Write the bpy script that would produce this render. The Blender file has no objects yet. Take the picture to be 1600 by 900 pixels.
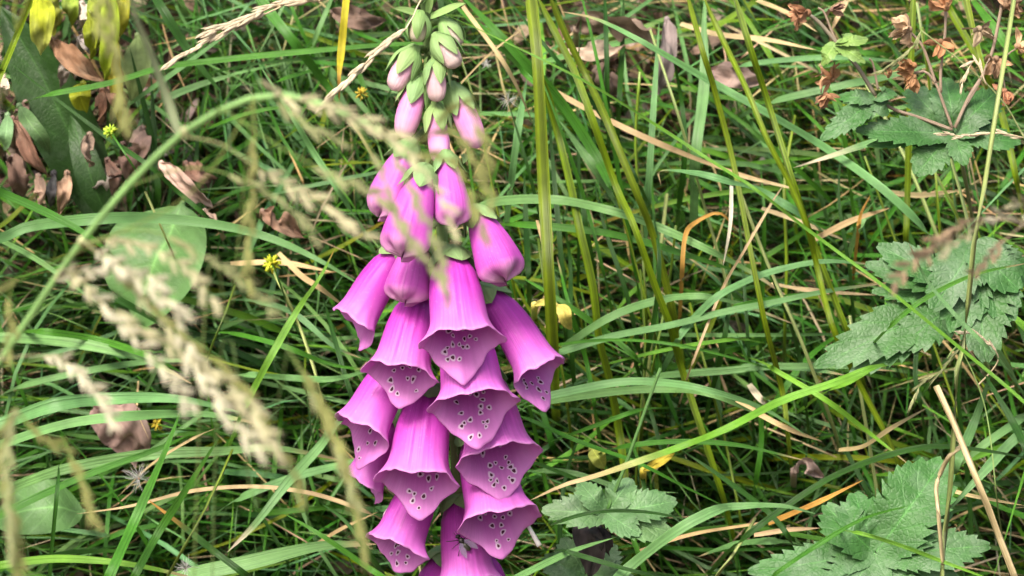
import bpy, math, random
import numpy as np
from mathutils import Vector, Matrix, Euler

# ------------------------------------------------------------------ camera, sky, sun, exposure
scn = bpy.context.scene
COL = scn.collection
random.seed(7); RNG = np.random.default_rng(7)
LENS, CAMH, PITCH, FOCUS = 107.0, 1.25, math.radians(18), 1.185
cam_d = bpy.data.cameras.new('camera'); cam = bpy.data.objects.new('camera', cam_d); COL.objects.link(cam)
cam.location = (0, 0, CAMH); cam.rotation_euler = (math.pi/2 - PITCH, 0, 0)
cam_d.lens = LENS; cam_d.sensor_width = 36; cam_d.clip_start = 0.02; cam_d.clip_end = 400
cam_d.dof.use_dof = True; cam_d.dof.focus_distance = FOCUS; cam_d.dof.aperture_fstop = 28
scn.camera = cam
SUN_EL, SUN_AZ = math.radians(58), math.radians(215)      # azimuth clockwise from +Y: light from behind and left of the camera
w = bpy.data.worlds.new('World'); scn.world = w; w.use_nodes = True
nt = w.node_tree
sky = nt.nodes.new('ShaderNodeTexSky'); sky.sky_type = 'NISHITA'; sky.sun_disc = False
sky.sun_elevation = SUN_EL; sky.sun_rotation = SUN_AZ
sky.air_density = 1.0; sky.dust_density = 8.5; sky.ozone_density = .6
bg = nt.nodes['Background']; bg.inputs[1].default_value = 0.15
nt.links.new(sky.outputs[0], bg.inputs[0])
sl = bpy.data.lights.new('sun', 'SUN'); sl.energy = 2.7; sl.angle = math.radians(17); sl.color = (1.0, 0.95, 0.88)
so = bpy.data.objects.new('sun', sl); COL.objects.link(so)
sd_ = Vector((math.sin(SUN_AZ)*math.cos(SUN_EL), math.cos(SUN_AZ)*math.cos(SUN_EL), math.sin(SUN_EL)))
so.rotation_euler = (-sd_).to_track_quat('-Z', 'Y').to_euler(); so.location = (0, 0, 4)
scn.view_settings.view_transform = 'Standard'; scn.view_settings.look = 'None'
scn.view_settings.gamma = 1.0; scn.view_settings.use_curve_mapping = False
scn.view_settings.exposure = 0.86
scn.render.engine = 'CYCLES'
scn.cycles.max_bounces = 5; scn.cycles.diffuse_bounces = 3; scn.cycles.glossy_bounces = 2; scn.cycles.transparent_max_bounces = 8

# ------------------------------------------------------------------ photo pixel + distance -> point in the place
C0 = np.array([0, 0, CAMH]); CR = np.array([1., 0, 0])
CU = np.array([0, math.sin(PITCH), math.cos(PITCH)]); CF = np.array([0, math.cos(PITCH), -math.sin(PITCH)])
CT = -CF; WUP = np.array([0, 0, 1.])
K = 36/LENS/1600.0
def P(px, py, d):
    return C0 + d*(CF + CR*((px-800)*K) + CU*((450-py)*K))
def bank(px, py):                                   # distance at which a pixel's ray meets the 45 degree bank
    v = CF + CR*((px-800)*K) + CU*((450-py)*K)
    return 2.01/(v[1]-v[2])
def to_px(p):
    q = np.asarray(p)-C0; d = q@CF
    return np.stack([800+(q@CR)/d/K, 450-(q@CU)/d/K], -1)
def pts2(s):
    return [tuple(float(v) for v in a.split(',')) for a in s.split()]
def nrm(v):
    v = np.asarray(v, float); n = np.linalg.norm(v, axis=-1, keepdims=True); return v/np.maximum(n, 1e-9)
def smooth_path(p, n):                              # Catmull-Rom, even steps
    p = np.asarray(p, float)
    if len(p) == 2: p = np.array([p[0], (p[0]+p[1])/2, p[1]])
    q = np.vstack([2*p[0]-p[1], p, 2*p[-1]-p[-2]]); out = []
    for i in range(1, len(q)-2):
        t = np.linspace(0, 1, 14, endpoint=False)[:, None]
        a, b, c, d = q[i-1], q[i], q[i+1], q[i+2]
        out.append(.5*((2*b)+(-a+c)*t+(2*a-5*b+4*c-d)*t**2+(-a+3*b-3*c+d)*t**3))
    out = np.vstack(out+[q[-2:-1]])
    s = np.r_[0, np.cumsum(np.linalg.norm(np.diff(out, axis=0), axis=1))]
    u = np.linspace(0, s[-1], n)
    return np.stack([np.interp(u, s, out[:, k]) for k in range(out.shape[1])], 1)

# ------------------------------------------------------------------ mesh building
class Geo:
    def __init__(s): s.v, s.f, s.c, s.u, s.m, s.n = [], [], [], [], [], 0
    def add(s, v, f, col, uv, mat=0):
        v = np.asarray(v, float)
        s.v.append(v); s.f.append(np.asarray(f, int)+s.n); s.n += len(v)
        col = np.asarray(col, float)
        if col.ndim == 1: col = np.tile(col[:3], (len(v), 1))
        s.c.append(col[:, :3]); s.u.append(np.asarray(uv, float)); s.m.append(np.full(len(f), mat))
    def mesh(s, name, mats, origin=(0, 0, 0)):
        v = np.vstack(s.v)-np.asarray(origin); f = np.vstack(s.f); c = np.vstack(s.c); u = np.vstack(s.u); m = np.concatenate(s.m)
        me = bpy.data.meshes.new(name)
        me.vertices.add(len(v)); me.vertices.foreach_set('co', v.astype('f').ravel())
        me.loops.add(f.size); me.loops.foreach_set('vertex_index', f.astype('i').ravel())
        me.polygons.add(len(f)); me.polygons.foreach_set('loop_start', np.arange(0, f.size, 4, dtype='i'))
        me.polygons.foreach_set('material_index', m.astype('i'))
        me.polygons.foreach_set('use_smooth', np.ones(len(f), dtype=bool))
        a = me.attributes.new('Col', 'FLOAT_COLOR', 'POINT'); a.data.foreach_set('color', np.c_[c, np.ones(len(c))].astype('f').ravel())
        a = me.attributes.new('buv', 'FLOAT_VECTOR', 'POINT'); a.data.foreach_set('vector', u.astype('f').ravel())
        for x in (mats if isinstance(mats, (list, tuple)) else [mats]): me.materials.append(x)
        me.update(calc_edges=True); me.validate(); return me
    def obj(s, name, mats, parent=None, origin=None):
        if parent is not None: origin = np.array(parent['_o'])
        if origin is None: origin = np.zeros(3)
        o = bpy.data.objects.new(name, s.mesh(name, mats, origin)); COL.objects.link(o)
        if parent is not None: o.parent = parent; o['_o'] = list(map(float, origin))
        else: o.location = origin; o['_o'] = list(map(float, origin))
        return o
def tag(o, label=None, cat=None, group=None, kind=None):
    for k, v in (('label', label), ('category', cat), ('group', group), ('kind', kind)):
        if v: o[k] = v
    return o
def empty(name, loc, label, cat, group=None):
    o = bpy.data.objects.new(name, None); COL.objects.link(o); o.location = tuple(loc); o.empty_display_size = .02
    o['_o'] = list(map(float, loc)); return tag(o, label, cat, group)
def grid_faces(n, m, wrap=False):                   # n rows, m columns
    i, j = np.meshgrid(np.arange(n-1), np.arange(m if wrap else m-1), indexing='ij')
    i, j = i.ravel(), j.ravel(); k = (j+1) % m
    return np.stack([i*m+j, i*m+k, (i+1)*m+k, (i+1)*m+j], 1)
def tang(p): return nrm(np.gradient(p, axis=0))
def ribbon(p, wid, nh, fold=.18, across=5, twist=(0, 0), rnd=0., wave=0.):
    n = len(p); t = tang(p); nh = np.broadcast_to(np.asarray(nh, float), p.shape)
    N = nrm(nh - (nh*t).sum(1, keepdims=True)*t); S = np.cross(t, N)
    a = np.linspace(twist[0], twist[1], n)[:, None]
    N, S = N*np.cos(a)+S*np.sin(a), S*np.cos(a)-N*np.sin(a)
    x = np.linspace(-1, 1, across); wid = np.broadcast_to(wid, (n,))/2
    off = -fold*(1-np.abs(x))
    v = p[:, None]+S[:, None]*(x[None, :, None]*wid[:, None, None])+N[:, None]*(off[None, :, None]*wid[:, None, None])
    uv = np.zeros((n, across, 3)); uv[..., 0] = x; uv[..., 1] = np.linspace(0, 1, n)[:, None]; uv[..., 2] = rnd
    return v.reshape(-1, 3), grid_faces(n, across), uv.reshape(-1, 3)
def tube(p, rad, sides=8, rnd=0., cap=True):
    n = len(p); t = tang(p); ref = np.array([.13, .31, .94]); N = nrm(ref-(t@ref)[:, None]*t); S = np.cross(t, N)
    rad = np.broadcast_to(np.asarray(rad, float), (n,)).copy()
    if cap:
        p = np.vstack([p[:1], p, p[-1:]]); N = np.vstack([N[:1], N, N[-1:]]); S = np.vstack([S[:1], S, S[-1:]]); rad = np.r_[1e-5, rad, 1e-5]; n += 2
    a = np.linspace(0, 2*math.pi, sides, endpoint=False)
    v = p[:, None]+rad[:, None, None]*(N[:, None]*np.cos(a)[None, :, None]+S[:, None]*np.sin(a)[None, :, None])
    uv = np.zeros((n, sides, 3)); uv[..., 0] = np.cos(a); uv[..., 1] = np.linspace(0, 1, n)[:, None]; uv[..., 2] = rnd
    return v.reshape(-1, 3), grid_faces(n, sides, True), uv.reshape(-1, 3)
def ellipsoid(c, ax, r, nu=7, nv=10):               # ax: 3x3 rows, r: three radii
    th = np.linspace(.001, math.pi-.001, nu); ph = np.linspace(0, 2*math.pi, nv, endpoint=False)
    d = np.stack([np.cos(th)[:, None]*np.ones(nv), np.sin(th)[:, None]*np.cos(ph), np.sin(th)[:, None]*np.sin(ph)], -1).reshape(-1, 3)
    v = np.asarray(c)+(d*np.asarray(r))@np.asarray(ax)
    return v, grid_faces(nu, nv, True), np.c_[d[:, :2], np.zeros(len(d))]
def frame_of(t, hint=(0.2, 0.1, 1)):
    t = nrm(t); n = nrm(np.asarray(hint)-np.dot(hint, t)*t); return np.array([t, np.cross(n, t), n])
def leafstrip(path, W, nh, teeth=0, fold=.12, crumple=0., prof='oval', across=7, rnd=0., steps=None, curl=0., seed=0):
    r = np.random.default_rng(seed+5)
    n = steps or (teeth*6+1 if teeth else 22)
    p = smooth_path(path, n); t = np.linspace(0, 1, n)
    if prof == 'oval': b = np.sin(math.pi*np.clip(t, 0, 1)**.85)**.8
    elif prof == 'lobe': b = (.24+t)**1.05*(1-t)**.80; b /= b.max()
    elif prof == 'sepal': b = np.sin(math.pi*(.18+.82*t)**1.0)**.75
    else: b = np.ones(n)
    b = np.maximum(b, .015); saw = np.ones(n)
    if teeth:
        k = (t*teeth) % 1.0; k[-1] = 0; amp = (.24+.08*np.sin(t*9+seed))*np.clip(t*3-.2, 0, 1)
        saw = 1-amp*(1-k)
    tg = tang(p); nh = np.broadcast_to(np.asarray(nh, float), p.shape)
    N = nrm(nh-(nh*tg).sum(1, keepdims=True)*tg); S = np.cross(tg, N)
    x = np.linspace(-1, 1, across); L = np.linalg.norm(p[-1]-p[0])
    V = np.zeros((n, across, 3)); UV = np.zeros((n, across, 3))
    ph = r.uniform(0, 6.28, 8); fr = r.uniform(.7, 1.6, 8)
    for j, xx in enumerate(x):
        s_ = saw if abs(xx) > .99 else np.full(n, saw.min() if teeth else 1.)
        sh = xx*b*s_*W/2
        fwd = (s_-.75)*W*.30*(abs(xx) > .99) if teeth else 0
        z = -fold*(1-abs(xx)**1.5)*b*W/2 - curl*W*xx*xx*b
        if crumple:
            z = z+crumple*W*(np.sin(t*7*fr[0]+ph[0]+xx*2.1*fr[1])+.6*np.sin(t*13*fr[2]+ph[2]-xx*4*fr[3])+.35*np.sin(t*23*fr[4]+xx*7+ph[4]))*.5
        V[:, j] = p+S*sh[:, None]+N*np.asarray(z)[:, None]+tg*np.broadcast_to(fwd, (n,))[:, None]
        UV[:, j] = np.stack([np.full(n, xx), t, np.full(n, rnd)], 1)
    return V.reshape(-1, 3), grid_faces(n, across), UV.reshape(-1, 3)

# ------------------------------------------------------------------ materials
def mat_new(name):
    m = bpy.data.materials.new(name); m.use_nodes = True; t = m.node_tree; t.nodes.clear()
    return m, t, (lambda k: t.nodes.new('ShaderNode'+k)), (lambda a, b: t.links.new(a, b))
def leafy(name, rough=.42, trans=.28, stripe=16., amount=.35, veins=0, mildew=0., blotch=.35, bump=.25, spec=.5, speck=0., dust=None):
    m, t, N, Lk = mat_new(name)
    at = N('Attribute'); at.attribute_name = 'Col'; uv = N('Attribute'); uv.attribute_name = 'buv'
    sp = N('SeparateXYZ'); Lk(uv.outputs['Vector'], sp.inputs[0])
    def M(op, a, b=None, c=None):
        n = N('Math'); n.operation = op
        for i, q in enumerate((a, b, c)):
            if q is None: continue
            if isinstance(q, (int, float)): n.inputs[i].default_value = q
            else: Lk(q, n.inputs[i])
        return n.outputs[0]
    # lengthwise fibres
    cb = N('CombineXYZ'); Lk(M('MULTIPLY', sp.outputs[0], stripe), cb.inputs[0]); Lk(M('MULTIPLY', sp.outputs[1], 1.6), cb.inputs[1]); Lk(M('MULTIPLY', sp.outputs[2], 37.), cb.inputs[2])
    nz = N('TexNoise'); nz.inputs['Scale'].default_value = .55; nz.inputs['Detail'].default_value = 3; Lk(cb.outputs[0], nz.inputs['Vector'])
    geo = N('NewGeometry')
    n2 = N('TexNoise'); n2.inputs['Scale'].default_value = 95; n2.inputs['Detail'].default_value = 4; Lk(geo.outputs['Position'], n2.inputs['Vector'])
    f1 = M('MULTIPLY_ADD', nz.outputs[0], 2*amount, 1-amount)
    f2 = M('MULTIPLY_ADD', n2.outputs[0], 2*blotch, 1-blotch)
    f = M('MULTIPLY', f1, f2)
    height = nz.outputs[0]
    vm = N('VectorMath'); vm.operation = 'SCALE'; Lk(at.outputs['Color'], vm.inputs[0])
    if veins:
        ax = M('ABSOLUTE', sp.outputs[0])
        ph = M('FRACT', M('SUBTRACT', M('MULTIPLY', sp.outputs[1], float(veins)), M('MULTIPLY', ax, 1.3)))
        tri = M('ABSOLUTE', M('SUBTRACT', ph, .5))                # 0 mid, .5 at a vein
        side = M('POWER', M('MULTIPLY', tri, 2.), 9.)
        mid = M('POWER', M('SUBTRACT', 1., ax), 26.)
        vo = N('TexVoronoi'); vo.feature = 'DISTANCE_TO_EDGE'; vo.inputs['Scale'].default_value = 480; Lk(geo.outputs['Position'], vo.inputs['Vector'])
        net = M('MULTIPLY', M('SMOOTH_MIN', vo.outputs['Distance'], .25, .05), 2.0)
        vein = M('MINIMUM', M('ADD', side, mid), 1.)
        f = M('MULTIPLY', f, M('ADD', M('MULTIPLY_ADD', side, .22, .92), M('MULTIPLY', mid, .75)))
        height = M('SUBTRACT', M('MULTIPLY', net, .7), M('MULTIPLY', vein, .45))
    Lk(f, vm.inputs['Scale']); colr = vm.outputs[0]
    if mildew:
        n3 = N('TexNoise'); n3.inputs['Scale'].default_value = 48; n3.inputs['Detail'].default_value = 6; n3.inputs['Roughness'].default_value = .7; Lk(geo.outputs['Position'], n3.inputs['Vector'])
        rp = N('ValToRGB'); rp.color_ramp.elements[0].position = .48; rp.color_ramp.elements[1].position = .72; Lk(n3.outputs[0], rp.inputs[0])
        mx = N('MixRGB'); Lk(M('MULTIPLY', rp.outputs[0], mildew), mx.inputs[0]); Lk(colr, mx.inputs[1]); mx.inputs[2].default_value = (.42, .5, .40, 1); colr = mx.outputs[0]
    if speck:
        n4 = N('TexNoise'); n4.inputs['Scale'].default_value = 900; n4.inputs['Detail'].default_value = 2; Lk(geo.outputs['Position'], n4.inputs['Vector'])
        rp = N('ValToRGB'); rp.color_ramp.elements[0].position = .62; rp.color_ramp.elements[1].position = .8; Lk(n4.outputs[0], rp.inputs[0])
        mx = N('MixRGB'); Lk(M('MULTIPLY', rp.outputs[0], speck), mx.inputs[0]); Lk(colr, mx.inputs[1]); mx.inputs[2].default_value = dust or (.8, .7, .8, 1); colr = mx.outputs[0]
    b = N('Bump'); b.inputs['Strength'].default_value = bump; b.inputs['Distance'].default_value = .0008; Lk(height, b.inputs['Height'])
    pr = N('BsdfPrincipled'); pr.inputs['Roughness'].default_value = rough; pr.inputs['Specular IOR Level'].default_value = spec
    Lk(colr, pr.inputs['Base Color']); Lk(b.outputs[0], pr.inputs['Normal'])
    out = N('OutputMaterial')
    if trans:
        tr = N('BsdfTranslucent'); Lk(colr, tr.inputs[0]); mxs = N('MixShader'); mxs.inputs[0].default_value = trans
        Lk(pr.outputs[0], mxs.inputs[1]); Lk(tr.outputs[0], mxs.inputs[2]); Lk(mxs.outputs[0], out.inputs[0])
    else: Lk(pr.outputs[0], out.inputs[0])
    return m
M_GRASS = leafy('grass_leaf', rough=.42, trans=.25, stripe=9, amount=.5, blotch=.45, bump=.7, spec=.36)
M_STEM = leafy('grass_stem', rough=.40, trans=.0, stripe=8, amount=.55, blotch=.4, bump=.7)
M_STRAW = leafy('dry_straw', rough=.6, trans=.15, stripe=10, amount=.4, blotch=.5, bump=.6, spec=.3)
M_SEED = leafy('grass_spikelet', rough=.65, trans=.25, stripe=8, amount=.35, blotch=.3, bump=.4, spec=.2)
M_LEAF = leafy('cranesbill_leaf', rough=.52, trans=.2, stripe=3, amount=.12, veins=5, mildew=.26, blotch=.5, bump=.5, spec=.4)
M_BROAD = leafy('broad_leaf', rough=.45, trans=.2, stripe=3, amount=.12, veins=6, mildew=.10, blotch=.5, bump=.3, spec=.22)
M_DEAD = leafy('dead_leaf', rough=.75, trans=.12, stripe=6, amount=.5, veins=0, mildew=.12, blotch=.95, bump=1., spec=.2, speck=.5, dust=(.05, .035, .025, 1))
M_PETAL = leafy('petal_outside', rough=.48, trans=.28, stripe=26, amount=.34, blotch=.24, bump=.4, spec=.35, speck=.18, dust=(.8, .45, .8, 1))
M_INNER = leafy('petal_inside', rough=.5, trans=.32, stripe=22, amount=.16, blotch=.10, bump=.10, spec=.35, speck=.15, dust=(.8, .5, .8, 1))
M_SEPAL = leafy('sepal_green', rough=.55, trans=.2, stripe=7, amount=.3, blotch=.25, bump=.5, spec=.35)
M_PLAIN = leafy('matte_piece', rough=.5, trans=0, stripe=4, amount=.15, blotch=.25, bump=.1)
M_FLY = leafy('fly_shell', rough=.28, trans=0, stripe=4, amount=.2, blotch=.2, bump=.1)
def wing_mat():
    m, t, N, Lk = mat_new('fly_wing'); a = N('BsdfTransparent'); b = N('BsdfGlossy'); b.inputs[0].default_value = (.25, .2, .25, 1); b.inputs[1].default_value = .2
    x = N('MixShader'); x.inputs[0].default_value = .6; o = N('OutputMaterial'); Lk(a.outputs[0], x.inputs[1]); Lk(b.outputs[0], x.inputs[2]); Lk(x.outputs[0], o.inputs[0]); return m
M_WING = wing_mat()
def soil_mat():
    m, t, N, Lk = mat_new('soil'); g = N('NewGeometry')
    a = N('TexNoise'); a.inputs['Scale'].default_value = 38; a.inputs['Detail'].default_value = 8; a.inputs['Roughness'].default_value = .7; Lk(g.outputs['Position'], a.inputs['Vector'])
    r = N('ValToRGB'); e = r.color_ramp.elements; e[0].position = .3; e[0].color = (.018, .012, .008, 1); e[1].position = .75; e[1].color = (.15, .10, .065, 1); Lk(a.outputs[0], r.inputs[0])
    v = N('TexVoronoi'); v.inputs['Scale'].default_value = 170; Lk(g.outputs['Position'], v.inputs['Vector'])
    b = N('Bump'); b.inputs['Strength'].default_value = .9; b.inputs['Distance'].default_value = .006; Lk(v.outputs['Distance'], b.inputs['Height'])
    p = N('BsdfPrincipled'); p.inputs['Roughness'].default_value = .9; Lk(r.outputs[0], p.inputs['Base Color']); Lk(b.outputs[0], p.inputs['Normal'])
    o = N('OutputMaterial'); Lk(p.outputs[0], o.inputs[0]); return m
M_SOIL = soil_mat()
PAL = {'D': (.020, .074, .007), 'G': (.050, .176, .013), 'L': (.125, .295, .026), 'B': (.118, .255, .080), 'Y': (.130, .200, .005),
       'S': (.450, .345, .180), 'O': (.400, .210, .045), 'W': (.62, .54, .38), 'T': (.24, .30, .10)}
def jit(c, s=.18):
    k = 1+random.uniform(-s, s); return np.clip(np.array([c[0]*k*(1+random.uniform(-s, s)*.6), c[1]*k, c[2]*k*(1+random.uniform(-s, s)*.8)]), .004, .85)

# ------------------------------------------------------------------ the setting: one ground sheet, flat, rising in a bank, level again above
def gz(x, y):
    z = np.clip(y-.76, 0, 1.25) + np.clip(y-2.01, 0, None)*.06
    n = (np.sin(x*21+1.3*np.sin(y*17))*np.sin(y*19+.7)+.6*np.sin(x*47+y*31)*np.sin(y*43-x*13))*.006
    return z+n*np.clip((y-.4)*3, 0, 1)*np.exp(-np.clip(y-2.2, 0, None)*.05)
xs = np.r_[-60, -25, -10, -4, -2, -1.2, np.linspace(-.8, .8, 90), 1.2, 2, 4, 10, 25, 60]
ys = np.r_[-40, -15, -5, -2, -1, -.4, 0, .3, np.linspace(.5, 2.2, 110), 2.6, 3.2, 4.5, 7, 12, 25, 60, 150]
X, Y = np.meshgrid(xs, ys); Z = gz(X, Y)
g = Geo(); g.add(np.stack([X, Y, Z], -1).reshape(-1, 3), grid_faces(len(ys), len(xs)), (.05, .04, .03), np.zeros((X.size, 3)))
tag(g.obj('ground', M_SOIL), kind='structure')

# ------------------------------------------------------------------ blades
def root_to_bank(pts, end, d):                      # carry the rooted end of a blade on into the bank
    a = [P(*q) for q in pts]
    p0, p1 = (pts[0], pts[1]) if end == 0 else (pts[-1], pts[-2])
    dx, dy = p0[0]-p1[0], p0[1]-p1[1]; L = math.hypot(dx, dy)+1e-6; dx, dy = dx/L*45, dy/L*45+12
    e = bank(p0[0]+1.6*dx, p0[1]+1.6*dy)
    x = [P(p0[0]+dx*.8, p0[1]+dy*.8, p0[2]*.62+e*.38), P(p0[0]+1.6*dx, p0[1]+1.6*dy, e+.012)]
    return np.array((x[::-1]+a) if end == 0 else (a+x))
UPN = nrm(CT*.80+WUP*.60)
def blade_geo(geo, P3, wpx_m, col, root_first=True, tipcol=None, n=26, across=5, twist=None, fold=.2, tip=.45, nh=None, foot=None, side=None):
    if foot is None: p = smooth_path(P3, n)
    else:
        p = smooth_path(P3, 240)
        k = int(np.argmin(np.linalg.norm(p-foot, axis=1))); n = n+8
    if not root_first: p = p[::-1]
    t = np.linspace(0, 1, n)
    if foot is not None:
        if not root_first: k = 239-k
        p = p[np.r_[np.round(np.linspace(0, k, 9)[:8]), np.round(np.linspace(k, 239, n-8))].astype(int)]; t = np.r_[np.zeros(8), np.linspace(0, 1, n-8)]
        p = p+np.linspace(0, 1e-6, n)[:, None]
    prof = np.clip((1-t)/tip, 0, 1)**.65*np.clip(.80+t*2, 0, 1)*(1+.05*np.sin(t*random.uniform(9, 16)+random.random()*6))
    prof = np.maximum(prof, .03)
    tw = twist if twist is not None else (random.uniform(-.5, .5), random.uniform(-.7, .7))
    v, f, uv = ribbon(p, wpx_m*prof, UPN if nh is None else nh, fold, across, tw, random.random())
    c = np.tile(np.asarray(col), (n, 1))
    if tipcol is not None:
        k = np.clip((t-(1-tipcol[1]))/(tipcol[1]*.6), 0, 1)[:, None]; c = c*(1-k)+np.asarray(tipcol[0])*k
    c = np.repeat(c, across, 0)
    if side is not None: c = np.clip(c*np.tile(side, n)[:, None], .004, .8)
    geo.add(v, f, c, uv)
    return p[0]
def lab(cls):
    return {'D': ('grass_leaf', 'dark green narrow grass blade lying in the tangled meadow grass', 'grass blade', 'dark green blades in the tangle'),
            'G': ('grass_leaf', 'mid green grass blade crossing the tangled meadow grass', 'grass blade', 'mid green blades in the tangle'),
            'L': ('grass_leaf', 'light green thin grass blade crossing the tangled meadow grass', 'grass blade', 'light green blades in the tangle'),
            'B': ('grass_leaf', 'pale grey-green glossy grass blade arching through the meadow grass', 'grass blade', 'pale grey-green blades in the tangle'),
            'Y': ('grass_stalk', 'yellow-green upright grass stalk rising through the meadow grass', 'grass stalk', 'upright yellow-green stalks'),
            'T': ('grass_stalk', 'thin green round grass stalk standing in the meadow grass', 'grass stalk', 'thin green stalks'),
            'S': ('straw', 'dry tan straw lying across the meadow grass', 'straw', 'dry straws in the grass'),
            'O': ('straw', 'orange-brown withered grass blade caught among green grass', 'straw', 'orange-brown withered blades'),
            'W': ('straw', 'bleached whitish straw caught among green grass', 'straw', 'bleached straws')}[cls]
MARKS = [(655, 60, 'the green foxglove buds'), (640, 190, 'the pink foxglove buds'), (590, 300, 'the upper closed bells'), (545, 480, 'the outward-facing bell'), (540, 650, 'the middle bells'), (560, 830, 'the lowest bells'),
 (870, 560, 'the widest outward bell'), (840, 700, 'the bell above the fly'), (850, 60, 'the thickest olive stalk'), (860, 300, 'the olive stalk bases'), (1000, 90, 'the soil hollow'), (1100, 200, 'the pale vertical blade'), (1060, 380, 'the leaning yellow stalks'), (1050, 520, 'the leaning stalk feet'),
 (1270, 60, 'the small bright cranesbill leaf'), (1400, 110, 'the withered flower heads'), (1500, 210, 'the many-lobed cranesbill leaf'), (1250, 300, 'the paired yellow-green stalks'), (1270, 480, 'the long diagonal blade'), (1450, 480, 'the silvery cranesbill leaves'), (1560, 620, 'the broken straw top'), (1300, 640, 'the bent straw'),
 (1370, 720, 'the dark arching blade'), (1350, 850, 'the very large cranesbill leaf'), (1570, 830, 'the thick broken straw'), (1100, 700, 'the straw-tipped blade'), (1080, 830, 'the wide pale curving blade'), (925, 850, 'the shrivelled dark leaf'), (950, 780, 'the small cranesbill leaf'),
 (60, 60, 'the yellow leaves'), (60, 200, 'the dark strap leaf'), (170, 200, 'the lime seed head'), (300, 60, 'the cream seed spike'), (430, 60, 'the hanging orange blade'), (330, 150, 'the feathery panicle arch'), (480, 230, 'the ochre star seed head'), (290, 300, 'the pinkish dead leaf'), (220, 400, 'the round green leaf'), (430, 410, 'the yellow star seed head'),
 (60, 470, 'the thick panicle stalk'), (350, 560, 'the feathery panicle spikelets'), (100, 620, 'the parallel pale blades'), (220, 720, 'the white seed fluff'), (60, 800, 'the smooth oval leaf'), (230, 830, 'the wide bright upright blade'), (420, 780, 'the bowing tan straw'), (420, 680, 'the mustard seed head stalk')]
USED = {}
def blade_label(cls, p3, wm, tipped):
    q = to_px(p3); m = q[len(q)//2]; k = min(MARKS, key=lambda a: (a[0]-m[0])**2+(a[1]-m[1])**2)[2]
    dx, dy = np.abs(q[-1]-q[0]); L = math.hypot(dx, dy); mid = (q[0]+q[-1])/2; bend = np.linalg.norm(m-mid)/(L+1)
    pose = 'arching' if bend > .10 else 'upright' if dy > 2*dx else 'level' if dx > 2.2*dy else 'slanting'
    wd = 'wide' if wm > .0032 else 'narrow' if wm < .0019 else ''; ln = 'long' if L > 330 else 'short' if L < 170 else ''
    c = {'D': 'dark green', 'G': 'mid green', 'L': 'light green', 'B': 'pale grey-green', 'Y': 'yellow-green', 'T': 'green round', 'S': 'tan', 'O': 'orange-brown', 'W': 'bleached'}[cls]
    kind = {'S': 'straw', 'O': 'withered blade', 'W': 'straw', 'Y': 'grass stalk', 'T': 'grass stalk'}.get(cls, 'grass blade')
    t = ' '.join(x for x in (ln, wd, pose, c, kind, 'dry-tipped' if tipped else '', 'by', k) if x)
    return t
def hero(cls, wpx, d, s, root=0, label=None, tipc=None, round_=None, bow=.02, tip=.45, col=None):
    q = pts2(s); n = len(q)
    pp = [(x, y, d-bow*math.sin(math.pi*(i+.3)/(n+.3))+.015*random.uniform(-1, 1)) for i, (x, y) in enumerate(q)]
    p3 = root_to_bank(pp, root, d) if root in (0, 1) else np.array([P(*a) for a in pp])
    wm = wpx*K*d*(1.15 if cls == 'B' else .88 if cls == 'Y' else 1.06); c = jit(col if col is not None else PAL[cls], .12); G = Geo()
    tipped = False
    if round_ is None: round_ = cls == 'T' or (cls == 'Y' and wpx < 8)
    foot = None if root not in (0, 1) else P(*pp[0 if root == 0 else -1])
    cc = None
    if round_:
        p = smooth_path(p3, 30)
        if root == 1: p = p[::-1]
        r = wm/2*np.linspace(1.05, .8, 30); t = np.linspace(0, 1, 30)
        v, f, uv = tube(p, r, 9, random.random())
        cc = np.tile(c, (32, 1)); k = (.5+.5*np.sin(np.linspace(0, 1, 32)*random.uniform(5, 9)+random.random()*6))[:, None]
        cc = cc*(1-.45*k)+np.array([.07, .14, .02])*.45*k if cls == 'Y' else cc
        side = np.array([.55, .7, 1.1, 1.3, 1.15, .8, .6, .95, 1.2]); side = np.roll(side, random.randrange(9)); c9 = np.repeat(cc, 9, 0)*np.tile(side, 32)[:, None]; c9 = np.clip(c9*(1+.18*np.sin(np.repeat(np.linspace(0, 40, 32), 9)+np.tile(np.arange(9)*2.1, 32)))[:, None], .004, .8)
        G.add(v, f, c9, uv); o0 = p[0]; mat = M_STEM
    else:
        tc = None
        if tipc: tc = (np.array(PAL[tipc[0]]), tipc[1])
        elif random.random() < .3 and cls in 'GLB': tc = (np.array(PAL['S'])*.8, .16)
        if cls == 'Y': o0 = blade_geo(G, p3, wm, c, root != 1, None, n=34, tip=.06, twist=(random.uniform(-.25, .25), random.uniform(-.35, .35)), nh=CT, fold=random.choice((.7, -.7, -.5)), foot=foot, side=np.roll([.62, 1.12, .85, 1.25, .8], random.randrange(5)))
        else: o0 = blade_geo(G, p3, wm, c, root != 1, tc, tip=tip, twist=(random.uniform(-.3, .3), random.uniform(-.4, .4)), nh=nrm(CT*.9+WUP*.45), foot=foot)
        tipped = tc is not None; mat = M_STRAW if cls in 'SOW' else M_GRASS
    nm, lb, ct, gr = lab(cls)
    o = G.obj(nm, mat, origin=o0)
    tag(o, label or blade_label(cls, p3, wm, tipped), ct, None if label else gr); return o
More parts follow.
